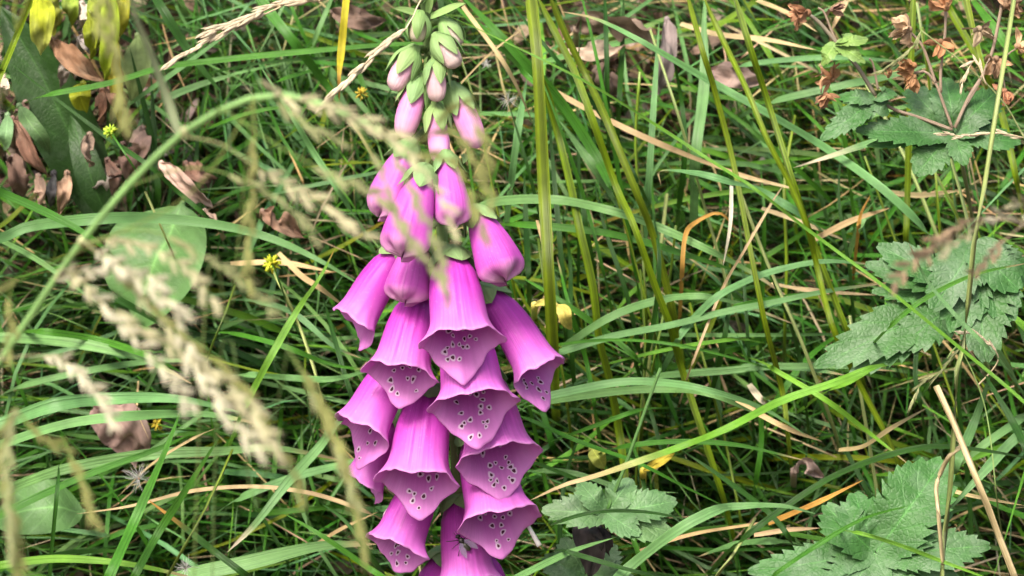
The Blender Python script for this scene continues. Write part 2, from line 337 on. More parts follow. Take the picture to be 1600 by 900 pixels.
HEROES = [
 ('Y', 11, 1.10, '-30,190 0,118 25,58 52,-10', 0, 'bright yellow-green stalk slanting past the mossy yellow leaves'),
 ('G', 11, 1.36, '65,150 170,130 250,106 330,95 480,80 640,68 800,72', 0, 'long green blade lying level behind the foxglove buds'),
 ('B', 8, 1.40, '200,165 300,93 385,30', 0), ('D', 7, 1.36, '13,97 157,207 230,257 275,297 330,345', 1),
 ('D', 9, 1.42, '203,75 240,230 248,320', 1), ('D', 9, 1.45, '236,115 240,200 242,300', 1),
 ('G', 15, 1.38, '400,-12 420,17 460,67 513,137 545,185', 0, 'broad green blade plunging past the hanging orange blade'),
 ('D', 14, 1.43, '240,-8 293,77 347,147', 0), ('B', 10, 1.45, '250,158 310,133 370,115', 0),
 ('O', 11, 1.30, '543,-20 533,80 530,117 530,157', 0, 'bright yellow blade hanging beside the cream seed spike', ('O', .3), None, .02, .45, (.40, .36, .02)),
 ('B', 8, 1.35, '403,97 430,140 463,193 493,243 530,300 560,345', 1), ('G', 6, 1.37, '327,200 387,177 450,167 500,173', 0),
 ('G', 6, 1.38, '433,127 487,110 517,103', 0), ('B', 7, 1.44, '487,73 513,10 530,-30', 0),
 ('B', 15, 1.33, '-40,385 7,370 50,353 150,342 233,340 333,350 417,370 500,407 570,450', 0, 'long pale blade arching over the round green leaf'),
 ('G', 12, 1.31, '-40,285 0,300 83,337 140,370 200,420', 0), ('B', 7, 1.36, '0,375 60,407 130,457 167,483', 0),
 ('B', 17, 1.34, '-40,525 0,527 100,533 200,553 245,570 300,600', 0), ('G', 11, 1.33, '57,517 150,530 233,557 300,590', 0),
 ('B', 10, 1.35, '30,604 133,580 233,565 330,562', 0), ('D', 10, 1.36, '117,440 183,467 267,513 350,560', 0),
 ('L', 11, 1.16, '522,391 500,433 463,487 423,557 395,610 380,640', 1, 'bright green pointed blade with a browned tip near the upper foxglove bells', ('O', .07)),
 ('T', 4, 1.37, '227,300 245,340 267,390', 1), ('T', 6, 1.33, '428,425 440,450 467,507 493,583 505,640', 1), ('Y', 5, 1.34, '367,447 350,495 330,543', 1),
 ('B', 19, 1.30, '-40,680 0,663 83,633 167,623 277,623 380,645', 0, 'broad pale blade arching above two parallel pale blades'),
 ('B', 14, 1.29, '-40,712 0,695 100,663 200,650 320,647 420,665', 0), ('B', 15, 1.31, '-40,790 0,770 100,733 233,710 347,705 430,700 540,720', 0),
 ('G', 12, 1.28, '-40,825 23,793 133,743 250,700 300,677', 0),
 ('G', 15, 1.12, '283,640 257,707 213,807 160,925', 1, 'wide bright green blade standing upright beside the white seed fluff'),
 ('G', 12, 1.14, '342,684 283,777 247,833 200,920', 1), ('Y', 6, 1.17, '363,703 320,797 262,900', 1),
 ('D', 10, 1.19, '230,780 283,820 333,860 400,912', 1, 'dark blade with a rusty orange tip below the white seed fluff', ('O', .3)),
 ('B', 13, 1.13, '520,668 500,697 450,753 400,817 355,863', 0, 'pale green blade with a bleached tip near the lowest foxglove bells', ('W', .25)),
 ('S', 7, 1.22, '120,803 207,790 300,767 393,760 467,767 520,780 585,805', 1, 'long tan straw bowing towards the lowest foxglove bells'),
 ('S', 4, 1.30, '183,777 240,723 317,677', 1), ('L', 12, 1.20, '-30,890 0,883 83,873 167,877 233,887 310,905', 0),
 ('B', 20, 1.27, '250,915 300,897 383,880 500,853 590,850', 0), ('B', 12, 1.30, '370,780 460,745 560,720 640,705', 0),
 ('D', 6, 1.26, '92,725 90,760 80,867 76,930', 1), ('S', 3, 1.34, '216,595 214,630 217,650 233,687', 2), ('S', 6, 1.33, '480,860 530,828 590,800', 2),
 ('D', 8, 1.22, '500,785 540,815 580,870 610,920', 1), ('G', 9, 1.20, '440,800 500,835 580,890 620,915', 1), ('B', 10, 1.32, '380,585 450,590 520,592 590,575', 0),
 ('G', 8, 1.31, '360,520 440,540 520,570 600,580', 0), ('D', 7, 1.34, '505,465 520,520 540,590 560,650', 1), ('B', 8, 1.36, '400,470 460,490 520,540 565,560', 0),
 ('S', 8, 1.36, '435,395 470,430 500,450 540,480', 2), ('S', 9, 1.39, '360,412 440,410 520,425', 2),
 ('Y', 21, 1.29, '828,-30 830,0 840,100 850,297 858,440 866,590', 1, 'thickest olive-green stalk standing beside the foxglove buds'),
 ('Y', 12, 1.31, '835,-15 867,50 897,110 927,190 962,290 990,351 1025,451 1047,508 1065,575 1107,705 1135,795', 1, 'long yellowish stalk leaning beside the thickest olive stalk'),
 ('Y', 13, 1.33, '855,-15 887,60 920,127 950,193 993,297 1018,360 1040,440 1058,520', 1), ('Y', 14, 1.34, '845,110 872,210 893,297 904,351 926,447 936,529 954,600 969,687 980,770', 1),
 ('L', 5.5, 1.10, '690,20 720,33 820,80 920,130 1020,192 1120,257 1183,297 1257,355 1381,447 1499,543 1566,598 1640,665', 1, 'long straight light-green blade crossing diagonally in front of all the stalks', None, None, .0, .22),
 ('B', 13, 1.32, '877,18 933,30 1007,67 1103,123 1200,177 1293,233 1383,298 1452,365', 1, 'long pale blade with a tan tip crossing the soil hollow', ('S', .14)),
 ('Y', 10, 1.30, '1072,-15 1097,77 1117,143 1147,260 1175,405 1196,508 1222,610 1230,670', 1), ('Y', 10, 1.28, '1095,-15 1127,57 1167,140 1200,220 1236,290 1260,351 1278,422 1300,508 1342,598 1390,690 1410,745', 1),
 ('Y', 11, 1.29, '1145,-15 1173,77 1200,160 1243,297 1267,369 1303,465 1332,540', 1),
 ('B', 15, 1.40, '1103,-20 1100,40 1100,133 1087,240 1085,300', 1), ('B', 9, 1.41, '1030,33 1020,187 1013,297 1010,340', 1),
 ('D', 7, 1.43, '945,-20 947,60 950,177', 1), ('D', 8, 1.44, '975,-20 972,80 967,167', 1),
 ('S', 7, 1.33, '723,10 777,83 805,130 833,193', 2), ('S', 4, 1.34, '720,130 770,80 823,40', 2), ('S', 9, 1.38, '863,140 907,165 950,187 1020,220 1120,260 1205,285', 2),
 ('S', 9, 1.42, '1063,37 1120,53 1200,62 1275,78', 2), ('B', 12, 1.29, '1033,290 1032,267 1087,270 1137,283 1187,298 1260,340', 1, 'pale blade folded sharply at its tan end below the soil hollow', ('S', .14)),
 ('G', 15, 1.37, '715,-12 770,43 820,97 877,160 933,247 960,300', 1), ('G', 15, 1.40, '700,-2 720,17 770,60 823,113 860,150', 1), ('B', 10, 1.38, '823,123 810,200 797,297', 1),
 ('B', 12, 1.39, '873,187 920,250 953,298 985,345', 1), ('D', 8, 1.35, '785,-12 853,73 933,170 973,240 1000,290', 1),
 ('B', 14, 1.33, '740,330 780,314 869,312 958,330 1029,355 1100,387 1175,426 1240,470', 0, 'broad pale blade arching out from behind the upper bells'),
 ('G', 11, 1.35, '800,350 922,360 1000,376 1082,401 1171,430', 0), ('B', 12, 1.32, '870,555 894,533 958,493 1029,469 1100,463 1170,480 1250,510', 0),
 ('B', 10, 1.31, '850,556 876,550 958,525 1047,508 1136,486 1200,474 1296,454 1400,440', 0), ('B', 11, 1.30, '1060,530 1075,508 1118,465 1171,437 1221,420 1292,408 1378,415', 0),
 ('G', 5, 1.31, '862,540 958,531 1065,540 1200,575 1300,610', 0), ('L', 6, 1.34, '922,575 1047,545 1150,530', 1), ('B', 10, 1.34, '1022,588 1136,579 1200,573 1300,572 1400,580', 0),
 ('G', 9, 1.35, '815,433 880,472 954,525 1000,565', 1), ('S', 5, 1.30, '839,344 848,380 851,422 855,468', 2), ('S', 4, 1.29, '1225,287 1200,326 1164,390 1129,451 1079,575', 1),
 ('W', 6, 1.33, '1143,290 1141,351 1130,415', 2), ('O', 7, 1.33, '1065,443 1070,372 1086,348 1125,333 1154,365', 0), ('D', 9, 1.41, '819,270 822,350 826,440', 1), ('D', 8, 1.42, '905,270 915,350 930,440', 1),
 ('B', 11, 1.28, '830,625 855,619 958,598 1029,597 1100,608 1190,637 1260,680', 0), ('B', 11, 1.30, '830,632 855,626 958,612 1040,608 1110,616 1190,650', 0),
 ('L', 12, 1.17, '826,783 880,758 929,744 994,722 1065,697 1136,669 1221,626 1303,598 1370,572', 1, 'long blade fading from green to straw colour, ending at the lower bells', ('S', .40), None, .0, .3),
 ('B', 15, 1.14, '1275,803 1221,790 1150,791 1118,797 1057,829 979,890 950,925', 1, 'wide pale blade curving down beside the dark shrivelled leaf'),
 ('G', 7, 1.24, '816,651 905,690 994,722 1065,758 1136,793', 0), ('G', 6, 1.25, '833,722 922,758 990,790', 0), ('B', 11, 1.16, '790,912 816,898 894,861 960,840', 0), ('D', 7, 1.15, '880,860 897,865 994,893 1060,903', 0),
 ('B', 10, 1.33, '1240,262 1300,243 1383,217 1470,205', 1, 'blade with a cream withered tip lying below the cranesbill leaf', ('W', .45)),
 ('Y', 11, 1.36, '1428,-20 1423,100 1418,297 1415,385', 1, 'upright bright yellow-green stalk passing behind the withered flower heads'),
 ('T', 9, 1.15, '1588,-25 1583,10 1563,133 1537,297 1521,387 1509,515 1505,543 1495,580 1488,722 1477,829 1470,925', 1, 'tall dark green stalk standing in front of the large cranesbill leaves'),
 ('Y', 12, 1.37, '1480,0 1487,20 1533,100 1563,170 1590,290', 1), ('Y', 11, 1.36, '1506,-15 1527,77 1540,130', 1), ('G', 13, 1.38, '1510,-12 1553,43 1600,110', 1),
 ('B', 9, 1.42, '1153,103 1233,93 1317,90 1423,97', 0), ('B', 11, 1.40, '1200,160 1317,133 1383,120 1483,93', 0), ('S', 9, 1.41, '1183,0 1230,20 1277,50', 2), ('S', 8, 1.42, '1323,0 1310,25 1295,55', 2),
 ('S', 8, 1.38, '1150,273 1200,285 1250,297', 2), ('S', 8, 1.36, '1203,443 1271,454 1370,461', 2), ('G', 11, 1.33, '1130,487 1150,481 1221,465 1296,454', 0), ('B', 11, 1.33, '1150,575 1239,573 1320,586', 0),
 ('S', 5, 1.35, '1150,415 1175,369 1225,287', 2), ('B', 10, 1.37, '1340,360 1352,335 1372,305', 0),
 ('D', 9, 1.16, '1150,850 1235,786 1310,740 1399,708 1470,697 1577,710 1620,722', 0, 'long dark blade arching over the lowest large cranesbill leaf'),
 ('S', 12, 1.11, '1463,603 1482,642 1505,697 1534,768 1562,840 1592,920', 1, 'thick broken tan straw slanting beside the lowest cranesbill leaf', None, True, .0),
 ('S', 7, 1.13, '1503,697 1484,712 1470,738 1463,762 1466,800 1473,882', 2, 'hooked tan straw with a knobby joint over the lowest cranesbill leaf', None, True, .0),
 ('S', 7, 1.28, '1310,703 1349,697 1392,669 1449,637', 2), ('S', 8, 1.31, '1150,626 1221,665 1285,690', 2), ('L', 8, 1.23, '1200,570 1214,580 1292,626 1363,680 1424,729', 0),
 ('B', 13, 1.25, '1548,585 1523,658 1488,740', 1), ('B', 12, 1.24, '1600,650 1580,665 1530,700 1491,736', 0), ('B', 14, 1.22, '1610,672 1584,687 1530,745 1480,800', 0),
 ('S', 7, 1.27, '1178,836 1230,828 1281,825', 2), ('O', 8, 1.26, '1200,818 1275,786 1349,750', 2), ('D', 11, 1.18, '1540,585 1548,601 1580,655 1615,725', 1),
 ('L', 12, 1.27, '1560,470 1590,500 1625,535', 1), ('L', 9, 1.28, '1290,612 1340,590 1385,560', 0), ('W', 10, 1.35, '1170,600 1190,625 1210,640', 2), ('G', 9, 1.21, '1555,375 1600,372 1640,370', 1),
 ('S', 9, 1.37, '1270,375 1330,345 1390,325', 2), ('S', 8, 1.38, '1380,300 1440,305 1500,298', 2), ('S', 7, 1.38, '1190,325 1260,350 1330,380', 2), ('O', 6, 1.35, '1340,370 1345,335 1360,305', 0),
 ('B', 11, 1.34, '1500,470 1540,520 1590,600', 1), ('G', 9, 1.28, '1510,760 1560,790 1620,815', 1), ('S', 6, 1.25, '1440,745 1500,770 1600,790', 2),
 ('B', 10, 1.28, '1090,870 1150,850 1220,845', 1), ('S', 6, 1.26, '1000,860 1080,835 1170,820 1220,812', 2), ('T', 6, 1.21, '1120,900 1150,860 1180,810', 0), ('D', 8, 1.22, '1060,700 1120,740 1200,800 1240,850', 1),
 ('G', 7, 1.15, '1200,905 1280,850 1350,810 1420,790', 0), ('L', 6, 1.14, '1330,830 1400,850 1480,880 1560,910', 0), ('G', 7, 1.17, '1380,520 1440,470 1520,430 1610,410', 0), ('B', 7, 1.16, '1560,560 1500,500 1450,440 1420,380', 0), ('D', 6, 1.17, '860,820 930,800 1010,800 1090,815', 0),
 ('D', 7, 1.33, '1010,560 1025,480 1030,400 1020,330', 0), ('D', 8, 1.36, '1110,620 1130,540 1140,460 1135,390', 0), ('G', 7, 1.35, '930,640 915,560 890,480 870,400', 0), ('D', 7, 1.34, '1260,640 1250,560 1225,480 1190,400', 0), ('G', 8, 1.36, '1180,760 1190,680 1180,600 1150,520', 0), ('D', 7, 1.33, '1440,640 1430,580 1440,500 1460,430', 0), ('G', 7, 1.37, '1330,300 1320,220 1300,150 1270,90', 0), ('D', 8, 1.40, '1060,330 1070,240 1065,160 1050,80', 0), ('G', 8, 1.35, '1000,880 1010,800 1000,730 975,660', 0), ('D', 7, 1.33, '880,900 875,820 885,740 910,670', 0),
 ('G', 8, 1.24, '960,700 1050,690 1150,695 1260,720', 0), ('G', 7, 1.26, '860,690 930,665 1000,640', 1), ('B', 8, 1.29, '840,735 900,740 980,765 1060,770', 0),
]
for h in HEROES: hero(*h)

# random blades in the same drifts: how they lie depends on where they stand
def drift(x, y):
    r = random.random()
    if x < 620:
        if y > 390: a = random.gauss(-8 if x < 300 else 6, 17) if r < .72 else random.gauss(62, 22)*random.choice((1, -1))
        else: a = random.gauss(28, 26)*random.choice((-1, 1)) if r < .6 else random.gauss(85, 18)
    else:
        if r < .42: a = random.gauss(2, 15)
        elif r < .72: a = random.gauss(66, 16)
        elif r < .86: a = random.gauss(34, 12)
        else: a = random.gauss(-40, 18)
    return math.radians(a)
def rand_curve(x, y, Lpx, h0, h1, hollow=False):
    a = drift(x, y); k = random.gauss(.0, .0016); n = 6; q = []; px, py = x, y
    sgn = random.choice((-1, 1)); st = Lpx/(n-1); hm = random.uniform(h0, h1)
    sag = random.uniform(.0, .0014)*sgn
    for i in range(n):
        t = i/(n-1)
        hgt = hm*math.sin(math.pi*min(1., .12+t*.75))
        q.append((px, py, hgt)); px += sgn*math.cos(a)*st; py += sgn*math.sin(a)*st; a += (k+sag*math.cos(a))*st
    if abs(math.sin(a)) > .6 and py > y: q = q[::-1]
    out = []
    for i, (u, v, hgt) in enumerate(q):
        b = bank(u, v); out.append(P(u, v, b+.012 if i == 0 else b-hgt))
    return np.array(out)
HOLLOW = [(985, 95, 120, 95, .93), (130, 170, 175, 180, .95), (600, 30, 60, 40, .4), (205, 690, 60, 50, .5), (400, 350, 70, 50, .5), (1460, 40, 60, 40, .5)]
def open_soil(x, y):
    for hx, hy, rx, ry, pr in HOLLOW:
        if ((x-hx)/rx)**2+((y-hy)/ry)**2 < 1 and random.random() < pr: return True
    return False
def pick_class(x, y):
    left = x < 620; r = random.random()
    if left: return 'D' if r < .20 else 'G' if r < .52 else 'B' if r < .86 else 'L' if r < .92 else 'Y' if r < .95 else 'S'
    return 'D' if r < .24 else 'G' if r < .55 else 'B' if r < .74 else 'L' if r < .83 else 'Y' if r < .93 else 'S'
cnt = 0
while cnt < 190:                                    # single blades of the middle layer
    x, y = random.uniform(-40, 1640), random.uniform(10, 930)
    if open_soil(x, y) or (650 < x < 760 and y > 200): continue
    c = pick_class(x, y); G = Geo(); p3 = rand_curve(x, y, random.uniform(220, 560), .09, .22)
    wm = random.uniform(4.5, 11)*K*1.5*(.5 if c == 'S' else 1)
    tc = (np.array(PAL[random.choice('SO')])*.8, random.uniform(.1, .35)) if random.random() < .3 and c not in 'DS' else None
    nm, lb, ct, gr = lab(c if c != 'Y' else 'L')
    o0 = blade_geo(G, p3, wm, jit(PAL[c], .22), True, tc, n=20, across=5, twist=(random.uniform(-.8, .8), random.uniform(-1.1, 1.1)))
    tag(G.obj(nm, M_STRAW if c == 'S' else M_GRASS, origin=o0), blade_label(c if c != 'Y' else 'L', p3, wm, tc is not None), ct, gr); cnt += 1
for i in range(34):                                 # upright stems behind and beside the flower
    x = random.uniform(770, 1590); y = random.uniform(430, 900); L = random.uniform(260, 520); ln = random.gauss(-.16, .14)
    c = random.choice('DDGYYT'); q = [(x, y), (x+ln*L*.35, y-L*.35), (x+ln*L*.75+random.uniform(-8, 8), y-L*.7), (x+ln*L*1.1+random.uniform(-14, 14), y-L)]
    hero(c, random.uniform(4.5, 8.5), random.uniform(1.33, 1.44), ' '.join('%.0f,%.0f' % a for a in q), 0)
GG, SS = Geo(), Geo(); cnt = 0
while cnt < 4200:                                   # the uncountable rest
    x, y = random.uniform(-160, 1760), random.uniform(-90, 1060)
    deep = cnt < 2300
    if open_soil(x, y): cnt += 1; continue
    c = pick_class(x, y)
    if random.random() < (.20 if x > 620 else .06) and deep: c = 'S'
    p3 = rand_curve(x, y, random.uniform(90, 260) if deep else random.uniform(160, 420), .01 if deep else .05, .06 if deep else .16)
    wm = random.uniform(4, 9.5)*K*1.55*(.55 if c == 'S' else 1)
    cc = jit(PAL[c], .3)
    if c == 'S': cc = cc*random.uniform(.45, 1.1)
    tc = (np.array(PAL[random.choice('SO')])*.7, random.uniform(.1, .4)) if random.random() < .25 and c != 'S' else None
    blade_geo(SS if c == 'S' else GG, p3, wm, cc, True, tc, n=11, across=3, twist=(random.uniform(-.9, .9), random.uniform(-1.3, 1.3))); cnt += 1
for i in range(4200):                               # hair-thin blades and straws over it
    x, y = random.uniform(-100, 1700), random.uniform(-60, 980)
    if open_soil(x, y): continue
    c = pick_class(x, y); c = 'S' if random.random() < (.16 if x > 620 else .05) else c
    blade_geo(SS if c == 'S' else GG, rand_curve(x, y, random.uniform(80, 320), .03, .17), random.uniform(1.8, 4)*K*1.5, jit(PAL[c], .35), True, None, n=10, across=3, twist=(random.uniform(-.6, .6), random.uniform(-.9, .9)))
# the same grass beyond the picture's edges, coarser
for i in range(1500):
    x = random.uniform(-1.1, 1.1); y = random.uniform(.35, 2.3); z = float(gz(x, y)); q = to_px((x, y, z))
    if -160 < q[0] < 1760 and -90 < q[1] < 1060: continue
    if abs(x) < .35 and y < .9: continue
    a = random.uniform(0, 6.28); L = random.uniform(.12, .28); l = random.uniform(.25, .6)
    p3 = np.array([(x, y, z-.01), (x+math.cos(a)*L*.15, y+math.sin(a)*L*.15-.05, z+L*.5), (x+math.cos(a)*L*l, y+math.sin(a)*L*l-.12, z+L*.62), (x+math.cos(a)*L*l*1.6, y+math.sin(a)*L*l*1.6-.2, z+L*.5)])
    c = random.choice('DGGBBL'); blade_geo(GG, p3, random.uniform(.002, .004), jit(PAL[c], .3), True, None, n=9, across=3)
tag(GG.obj('meadow_grass', M_GRASS), 'dense tangle of fine green meadow grass covering the bank', 'grass', kind='stuff')
tag(SS.obj('dead_grass_thatch', M_STRAW), 'matted tan dead grass between the green blades', 'dead grass', kind='stuff')
LG = Geo()
for i in range(760):                                # litter on the soil
    if i < 540:
        hx, hy, rx, ry, _ = HOLLOW[(1 if i % 5 else 0) if i < 500 else random.randrange(6)]; x, y = random.gauss(hx, rx*.6), random.gauss(hy, ry*.6)
    else: x, y = random.uniform(-100, 1700), random.uniform(-60, 960)
    b = bank(x, y)-random.uniform(.0, .06); a = random.uniform(0, 6.28); L = random.uniform(14, 38); dx, dy = math.cos(a)*L, math.sin(a)*L
    path = [P(x-dx, y-dy, b+random.uniform(-.01, .01)), P(x, y, b-random.uniform(0, .014)), P(x+dx, y+dy, b+random.uniform(-.01, .01))]
    cc = np.array(random.choice([(.26, .17, .12), (.17, .10, .07), (.34, .25, .18), (.10, .06, .045), (.40, .32, .26)]))
    v, f, uv = leafstrip(path, random.uniform(12, 34)*K*1.55, UPN+RNG.normal(0, .5, 3), crumple=.22, across=5, steps=9, rnd=random.random(), seed=i)
    LG.add(v, f, jit(cc, .25), uv)
tag(LG.obj('leaf_litter', M_DEAD), 'scraps of brown dead leaf strewn on the soil', 'leaf litter', kind='stuff')

# ------------------------------------------------------------------ broad and dead leaves
def stalk_to_bank(G, p0, col, r=.0012):
    q = to_px(p0); e = bank(q[0], q[1]+60)
    a = P(q[0], q[1]+25, (float((p0-C0)@CF)+e)/2); b = P(q[0], q[1]+60, e+.012)
    v, f, uv = tube(smooth_path([p0, a, b], 8), r, 6); G.add(v, f, col, uv); return b
def leaf_thing(name, s, wpx, d, col, label, cat='leaf', mat=None, crumple=.03, fold=.15, curl=.0, nh=None, seed=0, teeth=0, rootend=True, tipc=None):
    q = pts2(s); pp = [P(x, y, d-.012*math.sin(math.pi*i/(len(q)-1))) for i, (x, y) in enumerate(q)]
    v, f, uv = leafstrip(pp, wpx*K*d, UPN if nh is None else nh, teeth, fold, crumple, curl=curl, seed=seed, rnd=seed*.13, across=9, steps=34)
    root = P(q[0][0], q[0][1]+50, bank(q[0][0], q[0][1]+50)+.01) if rootend else pp[0]
    o = empty(name, root, label, cat)
    G = Geo(); cc = np.tile(np.asarray(col), (len(v), 1))
    if tipc is not None:
        k = np.clip((uv[:, 1]-.45)*2.2+.25*np.sin(uv[:, 0]*5+uv[:, 1]*9), 0, 1)[:, None]; cc = cc*(1-k)+np.array(tipc)*k
    G.add(v, f, cc, uv); G.obj('leaf_blade', mat or M_BROAD, o)
    if rootend:
        G = Geo(); stalk_to_bank(G, pp[0], np.asarray(col)*.9, .0016); G.obj('leaf_stalk', M_STEM, o)
    return o
N_F = nrm(CT+.2*WUP)
leaf_thing('broad_leaf', '285,318 262,360 235,410 215,475 205,505', 165, 1.385, (.10, .22, .06), 'large round green leaf under the pale arching blade', nh=nrm(CT+.5*WUP-.2*CR), crumple=.045, seed=3)
leaf_thing('broad_leaf', '130,800 90,790 40,795 -15,815', 95, 1.36, (.10, .21, .065), 'smooth oval leaf half hidden under pale blades beside the dark stalk', crumple=.03, seed=4)
leaf_thing('broad_leaf', '150,352 130,270 85,170 35,70 0,10', 105, 1.44, (.022, .060, .012), 'long dark green strap leaf behind the brown curled leaf', nh=nrm(CT*1.0-.2*CR+.1*WUP), crumple=.03, fold=.4, seed=5)
leaf_thing('broad_leaf', '175,350 150,300 130,240 110,180', 46, 1.42, (.034, .085, .02), 'narrow dark green leaf leaning on the long strap leaf', nh=N_F, crumple=.03, seed=6)
leaf_thing('broad_leaf', '30,165 45,190 65,215 78,240', 26, 1.39, (.09, .17, .06), 'small pale green pointed leaf hanging before the dark strap leaf', nh=N_F, seed=7)
leaf_thing('broad_leaf', '12,180 10,200 8,220 6,236', 22, 1.38, (.13, .24, .10), 'small light green leaf tip hanging from a thin stalk', nh=N_F, seed=8)
leaf_thing('yellow_leaf', '62,-12 66,20 64,50 65,84', 40, 1.37, (.28, .32, .015), 'yellow-green leaf hanging beside the slanting bright stalk', mat=M_DEAD, nh=N_F, crumple=.16, seed=9, tipc=(.42, .46, .10), rootend=True)
leaf_thing('yellow_leaf', '150,-20 152,20 150,50 152,74', 34, 1.39, (.20, .26, .012), 'mossy yellow-green leaf hanging above the brown curled leaf', mat=M_DEAD, nh=N_F, crumple=.25, seed=10)
leaf_thing('yellow_leaf', '108,-20 110,10 112,42', 26, 1.41, (.17, .24, .02), 'narrow mossy yellow leaf between two wider yellow leaves', mat=M_DEAD, nh=N_F, crumple=.25, seed=11)
leaf_thing('yellow_leaf', '130,130 125,150 135,175', 34, 1.42, (.30, .34, .02), 'yellowed leaf scrap below the brown curled leaf', nh=N_F, crumple=.12, seed=12)
for i, (ss_, wd, d, lb) in enumerate((('170,-20 172,30 168,80 165,130', 30, 1.37, 'long mossy yellow strip hanging beside the pale speckled leaf'), ('140,20 142,50 146,90', 26, 1.375, 'short mossy yellow strip above the brown curled leaf tip'), ('88,-15 84,20 80,50', 34, 1.40, 'wide yellowed leaf tucked behind the slanting stalk leaf'), ('195,-20 190,20 186,60', 26, 1.40, 'ragged yellow-green strip beside the feathery stalk'), ('182,60 178,100 182,150 190,200', 22, 1.38, 'narrow yellow-green strip reaching down to the lime seed head'))):
    leaf_thing('yellow_leaf', ss_, wd, d, (.17+.02*i, .23, .012), lb, 'leaf', M_DEAD, crumple=.30, nh=nrm(N_F+RNG.normal(0, .3, 3)), seed=130+i)
leaf_thing('green_leaf', '215,55 216,85 212,120 205,160', 44, 1.42, (.20, .28, .10), 'pale speckled leaf behind the feathery foreground stalk', mat=M_DEAD, nh=N_F, crumple=.08, seed=13)
DL = [('82,62 105,85 135,110 168,128', 34, 1.37, (.20, .11, .06), 'brown curled dead leaf with a pale edge among yellow leaves'),
      ('168,130 180,150 186,175', 26, 1.38, (.17, .085, .05), 'reddish-brown dead leaf hanging below the curled leaf'),
      ('160,140 155,165 158,195', 24, 1.385, (.15, .075, .045), 'dark brown dead strip beside the yellowed leaf scrap'),
      ('252,255 272,275 300,300 332,322', 30, 1.36, (.42, .29, .23), 'pinkish-tan dead leaf lying across the soil above the round leaf'),
      ('222,200 218,225 212,250', 34, 1.41, (.36, .24, .19), 'pinkish dead leaf standing behind the slanting green stalk'),
      ('20,185 35,215 52,250 75,275', 24, 1.38, (.17, .09, .06), 'brown crumpled leaf strip beside the long strap leaf'),
      ('60,275 62,300 58,330', 26, 1.40, (.34, .23, .17), 'tan curled scrap below the crumpled strip'),
      ('105,270 100,300 92,335', 22, 1.39, (.32, .20, .13), 'tan folded dead leaf next to a grey strip'),
      ('84,270 80,300 78,325', 16, 1.395, (.07, .065, .07), 'dark grey withered strip between tan dead leaves'),
      ('128,5 135,30 128,60', 24, 1.40, (.42, .36, .30), 'bleached dead leaf between the yellow leaves'),
      ('125,60 140,70 145,85', 22, 1.41, (.30, .26, .24), 'grey lacy dead leaf scrap above the brown curled leaf'),
      ('4,120 8,135 12,150', 14, 1.38, (.55, .45, .34), 'cream curled scrap beside the strap leaf'),
      ('145,270 160,285 165,310', 36, 1.42, (.30, .26, .22), 'grey-brown crumpled leaf on the soil under the green seed head'),
      ('20,245 30,275 35,310', 40, 1.41, (.13, .08, .06), 'dark brown torn leaf at the foot of the strap leaf'), ('140,210 138,235 145,260', 24, 1.40, (.28, .19, .14), 'tan torn strip under the lime seed head'), ('168,250 180,275 178,310', 22, 1.40, (.14, .08, .06), 'dark upright dead strip beside the grey crumpled leaf'), ('192,225 200,250 205,290', 28, 1.415, (.24, .15, .12), 'reddish torn leaf behind the thin green stalk'),
      ('40,160 30,175 20,200', 26, 1.40, (.20, .13, .10), 'brown frayed scrap above the small light leaf tip'), ('112,95 100,110 96,135', 20, 1.40, (.26, .22, .18), 'grey frayed scrap under the brown curled leaf'), ('290,255 310,270 335,280', 30, 1.42, (.22, .12, .085), 'red-brown crumbled leaf beside the pinkish-tan leaf'), ('320,330 338,345 350,375', 26, 1.40, (.30, .21, .16), 'tan crumbled scrap beside the round green leaf'),
      ('900,45 940,38 985,45 1020,62', 58, 1.44, (.25, .18, .13), 'large brown dead leaf lying in the soil hollow'),
      ('890,80 930,78 975,72', 34, 1.43, (.34, .26, .19), 'tan dead leaf below the large brown leaf'),
      ('1042,30 1046,70 1038,120 1030,150', 30, 1.43, (.20, .16, .15), 'grey-brown curled leaf standing upright in the soil hollow'),
      ('930,110 950,125 965,150', 44, 1.45, (.16, .11, .085), 'dark crumpled leaf deep in the soil hollow'),
      ('150,640 180,655 205,690 215,720', 78, 1.385, (.30, .20, .17), 'mauve-brown crumpled leaf under the pale parallel blades'),
      ('410,330 440,345 475,372', 34, 1.40, (.26, .15, .10), 'brown curled leaf behind the yellow star seed head'),
      ('520,18 560,28 600,34', 36, 1.44, (.15, .10, .075), 'brown leaf scrap in shade beside the topmost buds'),
      ('1105,110 1150,118 1190,128', 40, 1.43, (.28, .2, .17), 'pale brown dead leaf at the edge of the soil hollow'),
      ('1240,735 1262,728 1285,745', 26, 1.34, (.36, .26, .22), 'small pinkish-brown leaf curl near the dark arching blade')]
for i, (s, wd, d, c, lb) in enumerate(DL):
    leaf_thing('dead_leaf', s, wd, d, c, lb, 'dead leaf', M_DEAD, crumple=.26, fold=.3, nh=nrm(N_F+RNG.normal(0, .45, 3)), seed=20+i, rootend=True)
o = leaf_thing('shrivelled_leaf', '918,802 915,830 925,860 922,905', 44, 1.205, (.055, .045, .045), 'dark grey shrivelled leaf hanging below the small cranesbill leaf', 'dead leaf', M_DEAD, crumple=.16, fold=.5, nh=N_F, seed=61)
leaf_thing('shrivelled_leaf', '935,825 945,845 952,868', 24, 1.203, (.05, .042, .045), 'short dark curled flap beside the shrivelled grey leaf', 'dead leaf', M_DEAD, crumple=.2, fold=.5, nh=N_F, seed=62)
leaf_thing('yellow_leaf', '868,478 880,485 885,500 893,515', 22, 1.30, (.55, .46, .10), 'pale yellow curled leaf caught beside the widest outward bell', 'leaf', M_DEAD, crumple=.1, nh=N_F, seed=63)
